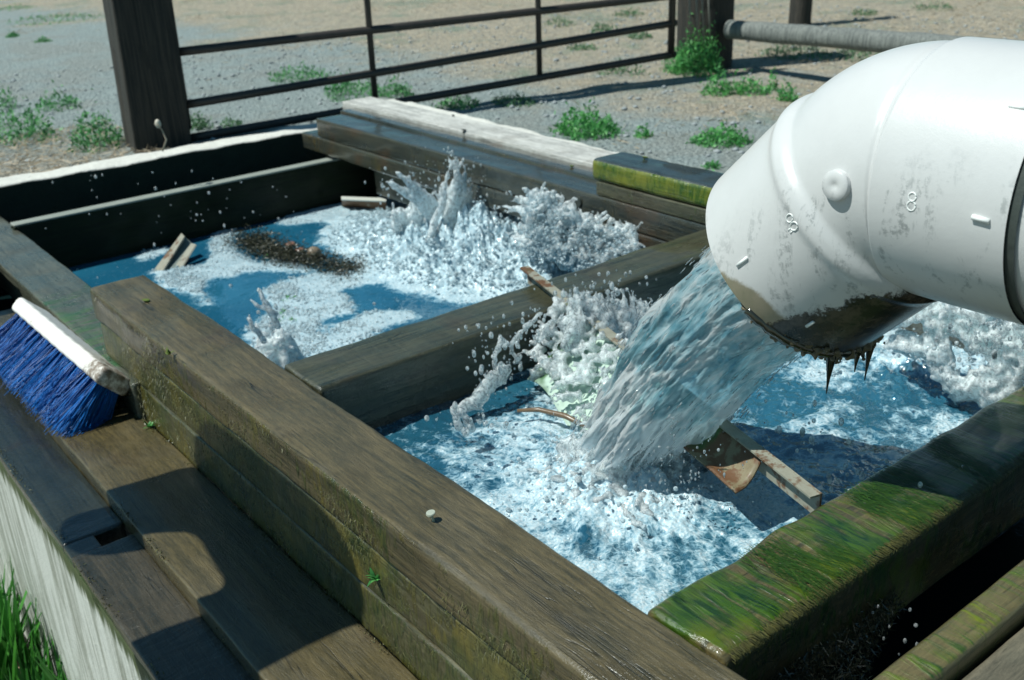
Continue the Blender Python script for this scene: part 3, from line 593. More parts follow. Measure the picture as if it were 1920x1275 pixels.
# bubbles
def bubbles(name, label, X0, X1, Y0, Y1, fn, zfn, N, rmin, rmax, mat=M_bub):
    x = RNG.uniform(X0, X1, N); y = RNG.uniform(Y0, Y1, N); k = RNG.random(N) < fn(x, y); x, y = x[k], y[k]
    r = rmin+(rmax-rmin)*RNG.random(len(x))**3
    V, Fc = balls(np.stack([x, y, zfn(x, y)+r*.3], -1), r); o = mesh_obj(name, V, Fc, mat); tag(o, label, 'foam', kind='stuff'); return o
bubbles('foam', 'raft of white bubbles drifting on the far pool', .91, 2.84, 2.08, 4.54, lambda x, y: sst(foam_at(x, y), .25, .9)*(heap(x, y) < .02)*(.12+.88*sst(fbm(x*11, y*11, 0, 4, 77), .42, .60)), lambda x, y: ZF+.007+0*x, 120000, .0018, .0060)
def few(x, y): return 0.012+0*x
bubbles('foam', 'scattered single bubbles on the open blue water', .91, 2.8, 2.08, 4.5, few, lambda x, y: ZF+0*x, 9000, .003, .009, M_clear)

# ---- near pool: churned by the stream
ZN = -.150
IMP = np.array([1.34, 1.36])
BLUE = wpoly([(1330, 760), (1480, 700), (1750, 745), (1880, 700), (1760, 830), (1560, 940), (1420, 850)], ZN, False)
RSP = wpoly([(1640, 590), (1940, 520), (1960, 720), (1830, 745), (1740, 700), (1650, 680)], ZN, False)
RMID = wpoly([(1290, 600), (1450, 560), (1650, 600), (1720, 690), (1600, 720), (1400, 720), (1300, 760)], ZN, False)
DARK = wpoly([(690, 790), (860, 730), (1000, 690), (1010, 740), (900, 790), (760, 830)], ZN, False)
def near_foam(X, Y):
    dx, dy = X-IMP[0], Y-IMP[1]; d = np.hypot(dx, dy); a = np.arctan2(dy, dx)
    Xw = X+(fbm(X*8, Y*8, 0, 3, 41)-.5)*.12; Yw = Y+(fbm(X*8, Y*8, 4, 3, 43)-.5)*.12
    st = fbm(np.cos(a)*9+d*3, np.sin(a)*9, d*7, 4, 91, .6)
    cl = fbm(X*9, Y*9, 0, 5, 95, .62)
    f = .17+.95*np.exp(-(d/.20)**2)+.30*np.exp(-(d/.48)**2)+(st-.5)*1.1+(cl-.5)*1.5
    f = np.where(inpoly(Xw, Yw, BLUE), f-.16, f); f = np.where(inpoly(Xw, Yw, DARK), f-.4, f); f = np.where(inpoly(Xw, Yw, RSP), f+.45, f); f = np.where(inpoly(Xw, Yw, RMID), f+.42, f)
    fr = np.exp(-((X-1.02)/.20)**2-((Y-1.02)/.16)**2); f = f+.25*fr
    return np.clip(f, 0, 1)
def near_h(X, Y):
    dx, dy = X-IMP[0], Y-IMP[1]; d = np.hypot(dx, dy); a = np.arctan2(dy, dx)
    st = fbm(np.cos(a)*7+d*2, np.sin(a)*7, d*9, 4, 91, .6)
    n = fbm(X*16, Y*16, 0, 5, 71, .6); r = 1-np.abs(2*fbm(X*20, Y*20, 3, 4, 61, .6)-1)
    amp = .012+.055*np.exp(-(d/.22)**2)+.035*np.exp(-((X-2.2)/.22)**2-((Y-1.28)/.22)**2)+.035*np.exp(-((X-1.75)/.12)**2-((Y-1.72)/.12)**2)
    return amp*((n-.5)*1.1+(r-.6)*.4)+.045*np.exp(-(d/.15)**2)*(.5+n)+.012*np.exp(-((X-2.2)/.22)**2-((Y-1.28)/.2)**2)*n+(st-.5)*.014
n1, n2 = 460, 320
xs, ys = np.linspace(.90, 2.60, n1), np.linspace(.875, 1.92, n2); X, Y = np.meshgrid(xs, ys, indexing='ij')
nf = near_foam(X, Y); nf = np.clip(blur(nf, 1)+(fbm(X*60, Y*60, 0, 3, 9)-.5)*.3, 0, 1); o = mesh_obj('churning_water', np.stack([X, Y, ZN+near_h(X, Y)+nf*.006], -1), gridF(n1, n2), M_churn, attrs={'foam': nf.ravel(), 'pol': np.stack([np.arctan2(Y-IMP[1], X-IMP[0]), np.hypot(X-IMP[0], Y-IMP[1])*2.2, 0*X], -1).reshape(-1, 3)})
tag(o, 'white churning water where the stream lands', None, kind='structure')
sc_ = sheet('wire_screen', .915, 2.60, .88, 1.91, ZN-.035, M_screen); tag(sc_, 'fine woven wire screen just under the near pool', 'screen')

# ============================================================ SPLASHES
def blob_obj(name, label, P, r, mat, vox=.005, parent=None, dis=.006, kind='stuff'):
    V, Fc = balls(P, r, 2)
    o = mesh_obj(name, V, Fc, mat); md = o.modifiers.new('weld', 'REMESH'); md.mode = 'VOXEL'; md.voxel_size = vox; md.use_smooth_shade = True
    if dis:
        tx = bpy.data.textures.new('ripple', 'CLOUDS'); tx.noise_scale = .018; tx.noise_depth = 2
        dm = o.modifiers.new('ripple', 'DISPLACE'); dm.texture = tx; dm.strength = dis; dm.mid_level = .5
    s_ = o.modifiers.new('soft', 'SMOOTH'); s_.iterations = 2; s_.factor = .5
    tag(o, label, 'splash', kind=kind); return o
def chain(a, b, r0, r1, n=30, wob=.01, bow=0.0, seed=0):
    a, b = np.array(a, float), np.array(b, float); t = np.linspace(0, 1, n)[:, None]
    P = a+(b-a)*t; P[:, 2] += bow*4*(t*(1-t))[:, 0]
    for k in range(3): P[:, k] += (fbm(t[:, 0]*4+seed*3.1, k*9.0+seed, 0, 2, seed+k)-.5)*2*wob*(t[:, 0]**.5)
    return P, r0+(r1-r0)*t[:, 0]*(.8+.4*RNG.random(n))
def cluster(chains):
    P = np.vstack([c[0] for c in chains]); r = np.concatenate([c[1] for c in chains]); return P, np.maximum(r, .0028)
def atp(px, py, Y):                      # pixel on the vertical plane Y
    r = ray((px, py)); t = Y/r[1]; return np.array([0, 0, 1.0])+r*t
def atx(px, py, X): r = ray((px, py)); t = X/r[0]; return np.array([0, 0, 1.0])+r*t
# tall crown in the far pool
ch = []
tips = [((850, 287), 14), ((865, 300), 9), ((905, 308), 11), ((918, 318), 8), ((938, 332), 7), ((930, 345), 9), ((868, 330), 12), ((885, 335), 12)]
for i, ((px, py), w) in enumerate(tips):
    for q in range(5):
        tip = atp(px+RNG.uniform(-5, 5), py+RNG.uniform(0, 12), 3.33); bs = atp(px*.6+880*.4+RNG.uniform(-60, 60), 455+RNG.uniform(-15, 15), 3.35)
        ch.append(chain(bs, tip, .020, .0036, 40, .024, .01, i*5+q))
for i, (px, py) in enumerate([(727, 340), (745, 327), (760, 335), (775, 345), (740, 350)]):     # left tongue
    for q in range(4): ch.append(chain(atp(812+RNG.uniform(-10, 10), 395+RNG.uniform(-8, 14), 3.42), atp(px+RNG.uniform(-3, 3), py+RNG.uniform(-4, 4), 3.45), .013, .0045, 30, .016, .01, 70+i*3+q))
for i in range(190):                                # fringe over the boiling mound
    px = RNG.uniform(740, 1190); base = 430+(px-900)*.08; topy = np.interp(px, [740, 800, 860, 950, 1020, 1080, 1130, 1190], [385, 345, 335, 350, 352, 392, 408, 430])
    Yq = np.interp(px, [740, 900, 1190], [3.6, 3.34, 2.86])+RNG.uniform(-.06, .08)
    h = RNG.random()**.7
    a = atp(px, base+RNG.uniform(-15, 15), Yq); b = atp(px+RNG.uniform(-16, 16), base+(topy-base)*h, Yq)
    ch.append(chain(a, b, .015, .004+.004*RNG.random(), 22, .018, 0, 200+i))
def fr_top(px): return np.interp(px, [985, 1020, 1060, 1100, 1130, 1160, 1180, 1200], [362, 358, 376, 402, 416, 418, 420, 446])
for i in range(520):
    px = RNG.uniform(985, 1192); dpt = RNG.random()**.9*110; Xp = 2.20+.16*RNG.random()
    a_ = atx(px, fr_top(px)+10+dpt, Xp); b_ = atx(px+RNG.normal()*22, fr_top(px)+RNG.uniform(-4, 14)+dpt*.92+RNG.normal()*8, Xp-.02)
    ch.append(chain(a_, b_, .0115, .0048, 14, .022, 0, 2000+i))
for i in range(26):
    px = RNG.uniform(1000, 1190); a_ = atx(px, fr_top(px)+14, 2.30); b_ = atx(px+RNG.normal()*9, fr_top(px)-RNG.random()*10, 2.29); ch.append(chain(a_, b_, .009, .004, 10, .008, 0, 2500+i))
px_ = RNG.uniform(985, 1195, 5200); py_ = fr_top(px_)+8+RNG.random(5200)**.8*115+RNG.normal(size=5200)*4
Pb = np.array([atx(a, b, 2.17+.1*q) for a, b, q in zip(px_, py_, RNG.random(5200))]); V, Fc = balls(Pb, .002+.005*RNG.random(5200)**3); tag(mesh_obj('foam', V, Fc, M_bub), 'froth heaped in the far corner against the boards', 'foam', kind='stuff')
ch = [(P, r) for P, r in ch]
P, r = cluster(ch); k = (P[:, 0] < 2.39) | (P[:, 2] < -.19); blob_obj('splash', 'tall crown of splashing water leaping from the far pool', P[k], r[k], M_splash, .0046)
# splash in the near corner of the far pool
ch = []
for i in range(26):
    a = at(520, 672, -.40)+RNG.normal(size=3)*[.03, .03, 0]; b = at(515+RNG.uniform(-38, 34), 645+RNG.uniform(-15, 12), -.33)+[0, 0, RNG.uniform(-.03, .05)]
    ch.append(chain(a, b, .016, .006, 16, .01, .02, 300+i))
s0 = atp(520, 610, 2.88); s1 = atp(484, 542, 2.92); ch.append(chain(s0, s1, .013, .007, 24, .008, 0, 400)); ch.append(chain(s0+[0, 0, .04], atp(470, 565, 2.92), .01, .006, 14, .006, 0, 401))
ch.append(chain(atp(495, 640, 2.86), atp(465, 600, 2.88), .010, .008, 20, .01, 0, 402))
P, r = cluster(ch); blob_obj('splash', 'small spurt of water with a thin upright finger in the near corner of the far pool', P, r, M_splash, .0042, dis=.005)
# spray leaping against the near face of the middle timber
ch = []
pts = [(860, 770), (890, 760), (905, 740), (925, 720), (945, 705), (950, 690), (930, 700), (915, 715), (900, 735)]
for i in range(60):
    p = pts[RNG.integers(len(pts))]; q = pts[RNG.integers(len(pts))]; ch.append(chain(atp(p[0]+RNG.uniform(-8, 8), p[1]+RNG.uniform(-6, 8), 1.80), atp(q[0]+RNG.uniform(-8, 8), q[1]+RNG.uniform(-8, 6), 1.79), .0068, .0040, 14, .016, 0, 500+i))
for (a, b) in [((860, 800), (848, 765)), ((880, 800), (862, 770)), ((885, 805), (875, 790))]: ch.append(chain(atp(*a, 1.66), atp(*b, 1.68), .010, .007, 12, .006, 0, 530))
for a, b in [((925, 668), (945, 640)), ((945, 640), (975, 668)), ((975, 668), (968, 680)), ((930, 690), (925, 665)), ((935, 655), (938, 632)), ((960, 645), (985, 610)), ((985, 610), (1015, 590)), ((1010, 640), (1040, 600)), ((1020, 620), (1050, 640))]: ch.append(chain(atp(*a, 1.82), atp(*b, 1.82), .007, .0055, 16, .009, 0, 560+int(a[0])))
P, r = cluster(ch); blob_obj('splash', 'ragged clear spray leaping against the shaded face of the middle timber', P, r, M_clear, .0040, dis=.005)
# sheet thrown up behind the angle iron, between stream and middle timber
ch = []
for i in range(120):
    px = RNG.uniform(1060, 1235); topy = np.interp(px, [1060, 1090, 1120, 1160, 1187, 1215, 1235], [545, 530, 540, 545, 525, 550, 570])
    a = atp(px+RNG.uniform(-10, 30), 640+RNG.uniform(-25, 25), 1.72); b = atp(px, topy+RNG.uniform(0, 50), 1.80+RNG.uniform(-.03, .03)); ch.append(chain(a, b, .0085, .0035, 20, .018, 0, 600+i))
P, r = cluster(ch); blob_obj('splash', 'clear sheet of water thrown up between the stream and the middle timber', P, r, M_clear, .0044, dis=.006)
# heavy water coming over on the right, under the pipe
ch = []
arcs = [[(1740, 560), (1755, 620), (1760, 680)], [(1760, 560), (1790, 600), (1830, 640), (1870, 620)], [(1700, 590), (1740, 580), (1760, 640)], [(1860, 640), (1890, 680), (1850, 710), (1790, 725), (1770, 700)], [(1830, 590), (1870, 620), (1920, 640), (1930, 690)], [(1760, 690), (1800, 730), (1860, 740), (1920, 690)], [(1780, 580), (1820, 600), (1850, 580)], [(1900, 640), (1930, 600), (1950, 640)], [(1660, 600), (1690, 585), (1720, 570)], [(1680, 640), (1730, 650), (1760, 660)]]
for i, A_ in enumerate(arcs):
    for j in range(len(A_)-1):
        for q in range(18):
            e = RNG.uniform(-20, 20, 4); ch.append(chain(atx(A_[j][0]+e[0], A_[j][1]+e[1], 2.10+RNG.uniform(-.03, .05)), atx(A_[j+1][0]+e[2], A_[j+1][1]+e[3], 2.08+RNG.uniform(-.03, .05)), .0085, .004, 16, .020, .0, 700+i*19+j*7+q))
P, r = cluster(ch); blob_obj('splash', 'heavy tumbling water under the pipe at the right edge', P, r, M_splash, .0042, dis=.006)
# lip of white water round the landing of the stream
ch = []
for i in range(620):
    a_ = RNG.uniform(0, 2*np.pi); d0 = min(.15, abs(RNG.normal())*.068); q = RNG.normal(size=2)*.028+np.array([math.cos(a_), math.sin(a_)])*.018
    c_ = np.array([IMP[0]+.01+d0*math.cos(a_)*1.25, IMP[1]+d0*math.sin(a_)*1.0]); h0 = .055*math.exp(-(d0/.10)**2); h1 = h0+RNG.random()**2*.065*math.exp(-(d0/.15)**2)
    ch.append(chain([c_[0], c_[1], ZN+.002+h0*.6], [c_[0]+q[0], c_[1]+q[1], ZN+.004+h1], .0115, .0035, 10, .010, .006, 900+i))
P, r = cluster(ch); blob_obj('splash', 'white burst where the stream strikes the near pool', P, r, M_splash, .0044, dis=.009)
# droplets
def drops(name, label, P, r, mat=M_clear, st=None):
    V, Fc = balls(P, r, 2, st); o = mesh_obj(name, V, Fc, mat); tag(o, label, 'water droplets', kind='stuff')
P = []; r = []
for cx, cy, sx, sy, n, Yq in [(860, 330, 90, 40, 110, 3.28), (1050, 370, 90, 30, 90, 3.1), (750, 350, 50, 30, 40, 3.45), (940, 660, 60, 55, 110, 1.78), (1130, 550, 80, 30, 90, 1.78), (500, 610, 40, 35, 40, 2.86), (1190, 430, 30, 15, 40, 2.86), (400, 380, 300, 60, 60, 4.3), (1000, 620, 50, 40, 60, 1.8), (880, 790, 60, 25, 50, 1.66)]:
    for _ in range(n): P.append(atp(cx+RNG.normal()*sx*.6, cy+RNG.normal()*sy*.6, Yq+RNG.uniform(-.08, .08))); r.append(.0018+.0045*RNG.random()**2.5)
for cx, cy, sx, sy, n in [(1820, 640, 110, 70, 160), (1560, 900, 130, 40, 40), (1500, 820, 90, 60, 30), (1640, 1180, 160, 60, 26), (1350, 600, 120, 60, 60), (1150, 850, 120, 60, 260), (1270, 900, 100, 60, 120)]:
    for _ in range(n): P.append(atx(cx+RNG.normal()*sx*.6, cy+RNG.normal()*sy*.6, 1.95 if cy < 760 else (1.27 if cx < 1300 and cy < 1000 else (1.5 if cy < 1000 else 1.25)))); r.append((.0018+.004*RNG.random()**2.5)*(.5 if cx < 1300 and 700 < cy < 1000 else 1))
P = np.array(P); r = np.array(r); st_ = np.ones((len(r), 3)); st_[:, 2] = 1+RNG.random(len(r))
k = P[:, 2] > -.4; drops('water_drop', 'flying droplets around the splashes', P[k], r[k], st=st_[k])
# sparkling beads over the white water
N = 45000; x = RNG.uniform(.92, 2.84, N); y = RNG.uniform(2.1, 4.5, N); hh = heap(x, y); k = RNG.random(N) < sst(hh, .006, .05); x, y, hh = x[k], y[k], hh[k]
V, Fc = balls(np.stack([x, y, ZF+.008+hh+RNG.random(len(x))**3*.025], -1), .002+.006*RNG.random(len(x))**3); tag(mesh_obj('foam', V, Fc, M_bub), 'beads of white water over the boiling mound', 'foam', kind='stuff')
N = 12000; x = RNG.uniform(.92, 2.55, N); y = RNG.uniform(.89, 1.90, N); fo_ = near_foam(x, y); k = RNG.random(N) < sst(fo_, .45, 1.0)*.5; x, y = x[k], y[k]
V, Fc = balls(np.stack([x, y, ZN+.006+near_h(x, y)+RNG.random(len(x))**4*.03], -1), .0016+.0048*RNG.random(len(x))**3); tag(mesh_obj('foam', V, Fc, M_bub), 'white froth over the near pool', 'foam', kind='stuff')

# ============================================================ PIPE
pipe = empty('discharge_pipe', (1.45, .75, .40)); tag(pipe, 'large white plastic pipe elbow pouring water into the near pool', 'pipe')
PX, PZ, TH = 1.45, .588, rad(45)
def ppath(s):                            # s along the axis: 0 at the start of the bend
    Rb, y0 = .12, .80; L = Rb*TH
    if s <= 0: return np.array([PX, y0+s, PZ]), 0.0
    a = min(s/Rb, TH); p = np.array([PX, y0+Rb*math.sin(a), PZ-Rb*(1-math.cos(a))])
    if s > L: p = p+(s-L)*np.array([0, math.cos(TH), -math.sin(TH)])
    return p, a
SB = .12*TH; SM = SB+.232                # end of bend, mouth
def pring(s, rr, n=128):
    p, a = ppath(s); th = np.linspace(0, 2*np.pi, n, endpoint=False); u = np.array([0, math.sin(a), math.cos(a)])
    return p+rr*(np.outer(np.sin(th), [1, 0, 0])+np.outer(np.cos(th), u)), th
def prof(s):
    r0 = .1865
    hub1 = .0060*sst(np.array(s), .004, -.001)-.0025*math.exp(-((s-.006)/.003)**2)          # collar socket behind the seam
    hub2 = .0085*sst(np.array(s), SB+.004, SB+.024)     # socket at the mouth
    bead = .0045*math.exp(-((s-(SB+.036))/.012)**2)
    return float(r0+hub1+hub2+bead)
def tubepart(name, ss, rf, mat, flip=False, inner=None):
    V = []; A1 = []; A2 = []; A3 = []
    for s in ss:
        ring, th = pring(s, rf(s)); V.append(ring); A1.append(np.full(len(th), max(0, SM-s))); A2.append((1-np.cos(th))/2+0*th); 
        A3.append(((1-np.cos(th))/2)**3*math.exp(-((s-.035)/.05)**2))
    if inner is not None:
        for s in reversed(ss):
            ring, th = pring(s, rf(s)-inner); V.append(ring); A1.append(np.full(len(th), 0.0)); A2.append(np.full(len(th), 1.0)); A3.append(np.zeros(len(th)))
    V = np.array(V); F_ = gridF(len(V), V.shape[1], True)
    o = mesh_obj(name, V, F_, mat, attrs={'rim': np.concatenate(A1), 'under': np.concatenate(A2), 'crook': np.concatenate(A3)})
    bm = bmesh.new(); bm.from_mesh(o.data); bmesh.ops.recalc_face_normals(bm, faces=bm.faces); bm.to_mesh(o.data); bm.free()
    o.modifiers.new('es', 'EDGE_SPLIT').split_angle = rad(50); adopt(o, pipe); return o
ss = np.unique(np.concatenate([np.linspace(-.2, -.02, 10), np.linspace(-.02, .02, 33), np.linspace(.02, SM-.004, 90), [SM]]))
elbow = tubepart('elbow', ss, lambda s: prof(s)-(.006 if s > SM-.001 else 0), M_pipe, inner=.013)
tubepart('collar_seal', np.linspace(-.212, -.198, 4), lambda s: .1885, M_gasket)
tubepart('straight_section', np.linspace(-1.3, -.208, 30), lambda s: .184, M_pipe)
def on_pipe(px, py):                     # point of the elbow surface seen at a pixel, and its normal
    d = ray((px, py)); best = None
    for t in np.linspace(.8, 2.4, 1600):
        q = np.array([0, 0, 1.0])+d*t
        for s in (None,):
            y, z = q[1], q[2]; Rb, y0 = .12, .80
            if y <= y0: ax = np.array([PX, y, PZ]); sv = y-y0
            else:
                cz = PZ-Rb; a = math.atan2(y-y0, z-cz) if z > cz else TH
                if a < TH: ax = np.array([PX, y0+Rb*math.sin(a), cz+Rb*math.cos(a)]); sv = Rb*a
                else:
                    e = np.array([PX, y0+Rb*math.sin(TH), PZ-Rb*(1-math.cos(TH))]); dd = np.array([0, math.cos(TH), -math.sin(TH)]); k = (q-e)@dd; ax = e+dd*k; sv = SB+k
            n_ = q-ax; rr = np.linalg.norm(n_)
            if rr < prof(sv): return q, n_/rr, ax
    return None
# plug, moulding marks, staples
q = on_pipe(1571, 347)
if q:
    p, n_, ax = q
    def axis_rot(n_): z = Vector(n_); return z.to_track_quat('Z', 'Y').to_matrix()
    Rm = np.array(axis_rot(n_)); b = MB()
    prf = [(0, .023), (.009, .0225), (.0105, .0215), (.0108, .006), (.0095, .004), (.0095, .0)]
    V = []; nn = 28
    for h_, r_ in prf: a = np.linspace(0, 2*np.pi, nn, endpoint=False); V.append(p-n_*.002+np.outer(np.cos(a)*r_, Rm[:, 0])+np.outer(np.sin(a)*r_, Rm[:, 1])+n_*h_)
    o = mesh_obj('plug', np.vstack(V), gridF(len(prf), nn, True)[:, ::-1].copy(), M_pipe, attrs={'rim': np.full(nn*len(prf), .3), 'under': np.full(nn*len(prf), .55), 'crook': np.zeros(nn*len(prf))}); adopt(o, pipe)
def mark(name, segs, r):
    b = MB()
    for L in segs:
        P = []
        for (x, y) in L:
            q = on_pipe(x, y)
            if q: P.append(q[0]+q[1]*r*.35)
        if len(P) > 1: b.tube(P, r, 6)
    if b.V:
        o = b.build(name, M_mk, smooth=True); adopt(o, pipe)
mk = M('moulded_white_plastic'); mk.pbr((.8, .81, .79), .35); M_mk = mk.m
def circ(cx, cy, rx_, ry_, n=14): return [(cx+rx_*math.cos(2*math.pi*i/n), cy+ry_*math.sin(2*math.pi*i/n)) for i in range(n+1)]
mark('embossed_numeral', [circ(1711, 369, 7, 8), circ(1709, 386, 8, 9)], .0012)
mark('embossed_numeral', [circ(1481, 409, 6, 8), circ(1489, 424, 7, 8)], .0012)
mark('embossed_tick', [[(1478, 432), (1482, 428)], [(1482, 437), (1486, 433)]], .0011)
mark('moulded_rib', [[(1824, 406), (1856, 415)]], .004)
mark('moulded_rib', [[(1893, 199), (1925, 204)]], .0025)
mark('moulded_rib', [[(1383, 498), (1402, 483)]], .003)
mark('moulded_rib', [[(1512, 611), (1526, 602)]], .003)
# slime hanging from the low lip
b = MB(); c0 = None
lo, th = pring(SM-.003, prof(SM)-.004); lo = lo[np.argsort(-proj(lo)[:, 1])[:40]]
for (px, py, dx, L_) in [(1557, 648, -.006, .085), (1577, 655, .002, .03), (1612, 645, -.004, .055), (1635, 628, -.010, .09), (1490, 645, .0, .02), (1530, 655, 0, .018)]:
    pr = proj(lo); i = np.argmin(np.abs(pr[:, 0]-px)); base = lo[i]; tt = np.linspace(0, 1, 12)
    P = base+np.outer(tt, [dx, 0, -L_])+[0, 0, .01]; b = MB(); b.tube(P, .012*(1-tt)**1.6+.0012, 8); o = b.build('slime_drip', M_slime, smooth=True); adopt(o, pipe)
ring_, th_ = pring(SM-.002, prof(SM)-.006, 600); und_ = (1-np.cos(th_))/2; kk = und_ > .52; Pc = ring_[kk]; uc = und_[kk]; Pc = np.repeat(Pc, 6, 0)+RNG.normal(size=(len(Pc)*6, 3))*[.004, .007, .007]; rc = (.0020+.0042*RNG.random(len(Pc))**2)*np.repeat(np.clip((uc-.45)*1.8, .15, 1), 6)
V, Fc = balls(Pc, rc, 2); o = mesh_obj('lip_crust', V, Fc, plain('brown_lip_crust', (.03, .028, .012), (.20, .15, .085), .5, 60)); mdf = o.modifiers.new('weld', 'REMESH'); mdf.mode = 'VOXEL'; mdf.voxel_size = .0028; mdf.use_smooth_shade = True; adopt(o, pipe)
b = MB()
P = [lo[i] for i in range(0, 40)]; P = sorted(P, key=lambda v: proj(v)[0])
b.tube(P, .0075+.004*RNG.random(len(P)), 8); o = b.build('slime_lip', M_slime, smooth=True); adopt(o, pipe)

# ============================================================ STREAM
def stream():
    ns, na = 200, 260; V = []; Fl = []
    for i in range(ns):
        t = i/(ns-1)*.235; p = np.array([PX-.25*t, 1.045+1.75*t, .375-1.55*t-4.9*t*t]); v = np.array([-.25, 1.75, -1.55-9.8*t]); v /= np.linalg.norm(v)
        k = i/(ns-1); u = np.array([1, 0, 0.]); w = np.cross(v, u); w /= np.linalg.norm(w)
        rx_ = .155+.055*k**2; rw = .128-.03*k
        a = np.linspace(0, 2*np.pi, na, endpoint=False); ca, sa = np.cos(a), np.sin(a)
        n_ = fbm(ca*4.0, sa*4.0, k*4.5, 4, 13, .55)-.5; f_ = fbm(ca*13, sa*13, k*10, 3, 14, .55)-.5
        d = 1+n_*(.16+.50*k)+f_*(.05+.17*k)
        d = d-.25*sst(np.array(k), .75, 1.0)*(fbm(ca*7, sa*7, k*12, 3, 15))
        V.append(p+np.outer(ca*rx_*d, u)+np.outer(sa*rw*d, w)); Fl.append(np.stack([a/6.283*1.0, np.full(na, k*.55), ca*0+.1], -1))
    o = mesh_obj('water_stream', np.array(V), gridF(ns, na, True)[:, ::-1].copy(), M_stream, attrs={'flow': np.vstack(Fl)})
    bm = bmesh.new(); bm.from_mesh(o.data); bmesh.ops.recalc_face_normals(bm, faces=bm.faces); bm.to_mesh(o.data); bm.free()
    tag(o, 'thick rushing stream of water from the mouth of the white pipe', 'water stream')
    # streaks of spray torn off along the stream
    n = 700; t = RNG.random(n)**.6*.23; a = RNG.random(n)*2*np.pi; k = t/.235
    C = np.stack([PX-.25*t, 1.045+1.75*t, .375-1.55*t-4.9*t*t], -1); vv = np.stack([-.25+0*t, 1.75+0*t, -1.55-9.8*t], -1); vv /= np.linalg.norm(vv, axis=1, keepdims=True)
    w = np.cross(vv, [1, 0, 0]); w /= np.linalg.norm(w, axis=1, keepdims=True); q = 1.02+RNG.random(n)*(.04+.35*k)
    P = C+np.outer(np.cos(a)*(.155+.03*k**2)*q, [1, 0, 0])+w*((np.sin(a)*(.128-.035*k)*q)[:, None]); L = .004+.012*RNG.random(n); rr = .0008+.0012*RNG.random(n)
    V0, F0 = ICO1; s1 = np.cross(vv, w)
    V = P[:, None]+V0[None, :, 0:1]*vv[:, None]*L[:, None, None]+V0[None, :, 1:2]*w[:, None]*rr[:, None, None]+V0[None, :, 2:3]*s1[:, None]*rr[:, None, None]
    o = mesh_obj('spray', V.reshape(-1, 3), (F0[None]+(np.arange(n)*12)[:, None, None]).reshape(-1, 3) if len(V0) == 12 else (F0[None]+(np.arange(n)*len(V0))[:, None, None]).reshape(-1, 3), M_clear)
    tag(o, 'drops torn from the edge of the rushing stream', 'spray', kind='stuff')
stream()

# ============================================================ METAL PIECES IN THE POOLS
def angle_iron(name, label, A, B, w, h, t=.004, side=1, mat=None, up=(0, 0, 1)):
    mat = mat or M_angle
    A, B = np.array(A, float), np.array(B, float); d = B-A; d /= np.linalg.norm(d); s = np.cross(d, up); s = s/np.linalg.norm(s)*side; u = np.cross(s, d)*side; b = MB()
    L = [A, B]; n = 24
    r_ = empty(name, tuple(A)); tag(r_, label, 'angle iron')
    b.slab([A, B, B+s*w, A+s*w], np.array([0, 0, 1])*-t); o = b.build('flat_flange', mat); adopt(o, r_)
    b = MB(); b.slab([A+[0, 0, .0006], B+[0, 0, .0006], B-np.array([0, 0, h]), A-np.array([0, 0, h])], -s*t); o = b.build('upright_flange', mat); adopt(o, r_); return r_
angle_iron('angle_iron', 'long galvanised angle iron leaning across the near pool and over the middle timber', (1.70, 2.13, .035), (1.36, .90, .005), .022, .052)
b = MB(); A = np.array([1.655, 1.93, .02]); B = np.array([1.405, 1.055, .004])
def lerp(a, b, t): return np.array(a)*(1-t)+np.array(b)*t
T2 = np.array([1.40, 1.62, -.08]); C2 = np.array([1.300, 1.085, -.075])
def plate(name, label, t0, t1, mat, wv, bend=0.0):
    pl = empty(name, tuple(lerp(A, B, (t0+t1)/2))); tag(pl, label, 'metal plate')
    nu, nv = 24, 12; V = []
    for i in range(nu):
        p = lerp(A, B, t0+(t1-t0)*i/(nu-1))
        for j in range(nv): k = j/(nv-1); V.append(p+np.array(wv)*k+np.array([0, 0, -.02*math.sin(k*3.1)+bend*k*math.sin(i*.35)])+[0, 0, .004*(fbm(i*.3, j*.4, 0, 2, 5)-.5)])
    o = mesh_obj('sheet', V, gridF(nu, nv), mat); o.modifiers.new('t', 'SOLIDIFY').thickness = .004; adopt(o, pl)
    return pl
pl = plate('splash_plate', 'rusty mossy metal plate with a bolt hole hanging off the angle iron', .62, 1.0, M_plate, (-.085, -.0, -.052))
pos = at(1377, 852, -.035); b = MB(); b.tube([pos+[0, 0, -.01], pos+[-.004, 0, .006]], .011, 12); o = b.build('bolt', M_gasket, smooth=False); adopt(o, pl)
pl = plate('splash_plate', 'pale plate streaked with green algae on the left of the stream', .10, .60, M_pale, (-.185, -.02, -.145), .02)
ch = []
for i in range(190):
    t_ = RNG.uniform(.05, .58); v_ = RNG.random()*.9; c_ = lerp(A, B, t_)+np.array([-.185, -.02, -.145])*v_+[0, 0, .005]
    if t_ > .36 and v_ > .55 and RNG.random() < .8: continue
    ch.append(chain(c_, c_+np.array([-.05, .03, -.02])*RNG.random()+np.array([0, 0, .03*RNG.random()]), .0068, .0040, 12, .020, .010, 1200+i))
P, r = cluster(ch); blob_obj('splash', 'white water sliding over the pale plate left of the stream', P, r, M_splash, .0048, dis=.006)
pos = at(1076, 612, -.03); b = MB(); b.tube([pos+[0, 0, -.01], pos+[-.004, 0, .006]], .012, 12); o = b.build('bolt', M_gasket, smooth=False); adopt(o, pl)
V, Fc = tube([at(970, 770, -.115), at(1010, 768, -.11), at(1060, 780, -.105), at(1095, 798, -.11), at(1120, 800, -.115)], [.004, .006, .007, .006, .003], 8)
tag(mesh_obj('stick', V, Fc, plain('wet_bark', (.08, .05, .03), (.22, .15, .09), .3)), 'wet brown stick caught along the lower edge of the pale plate', 'stick')
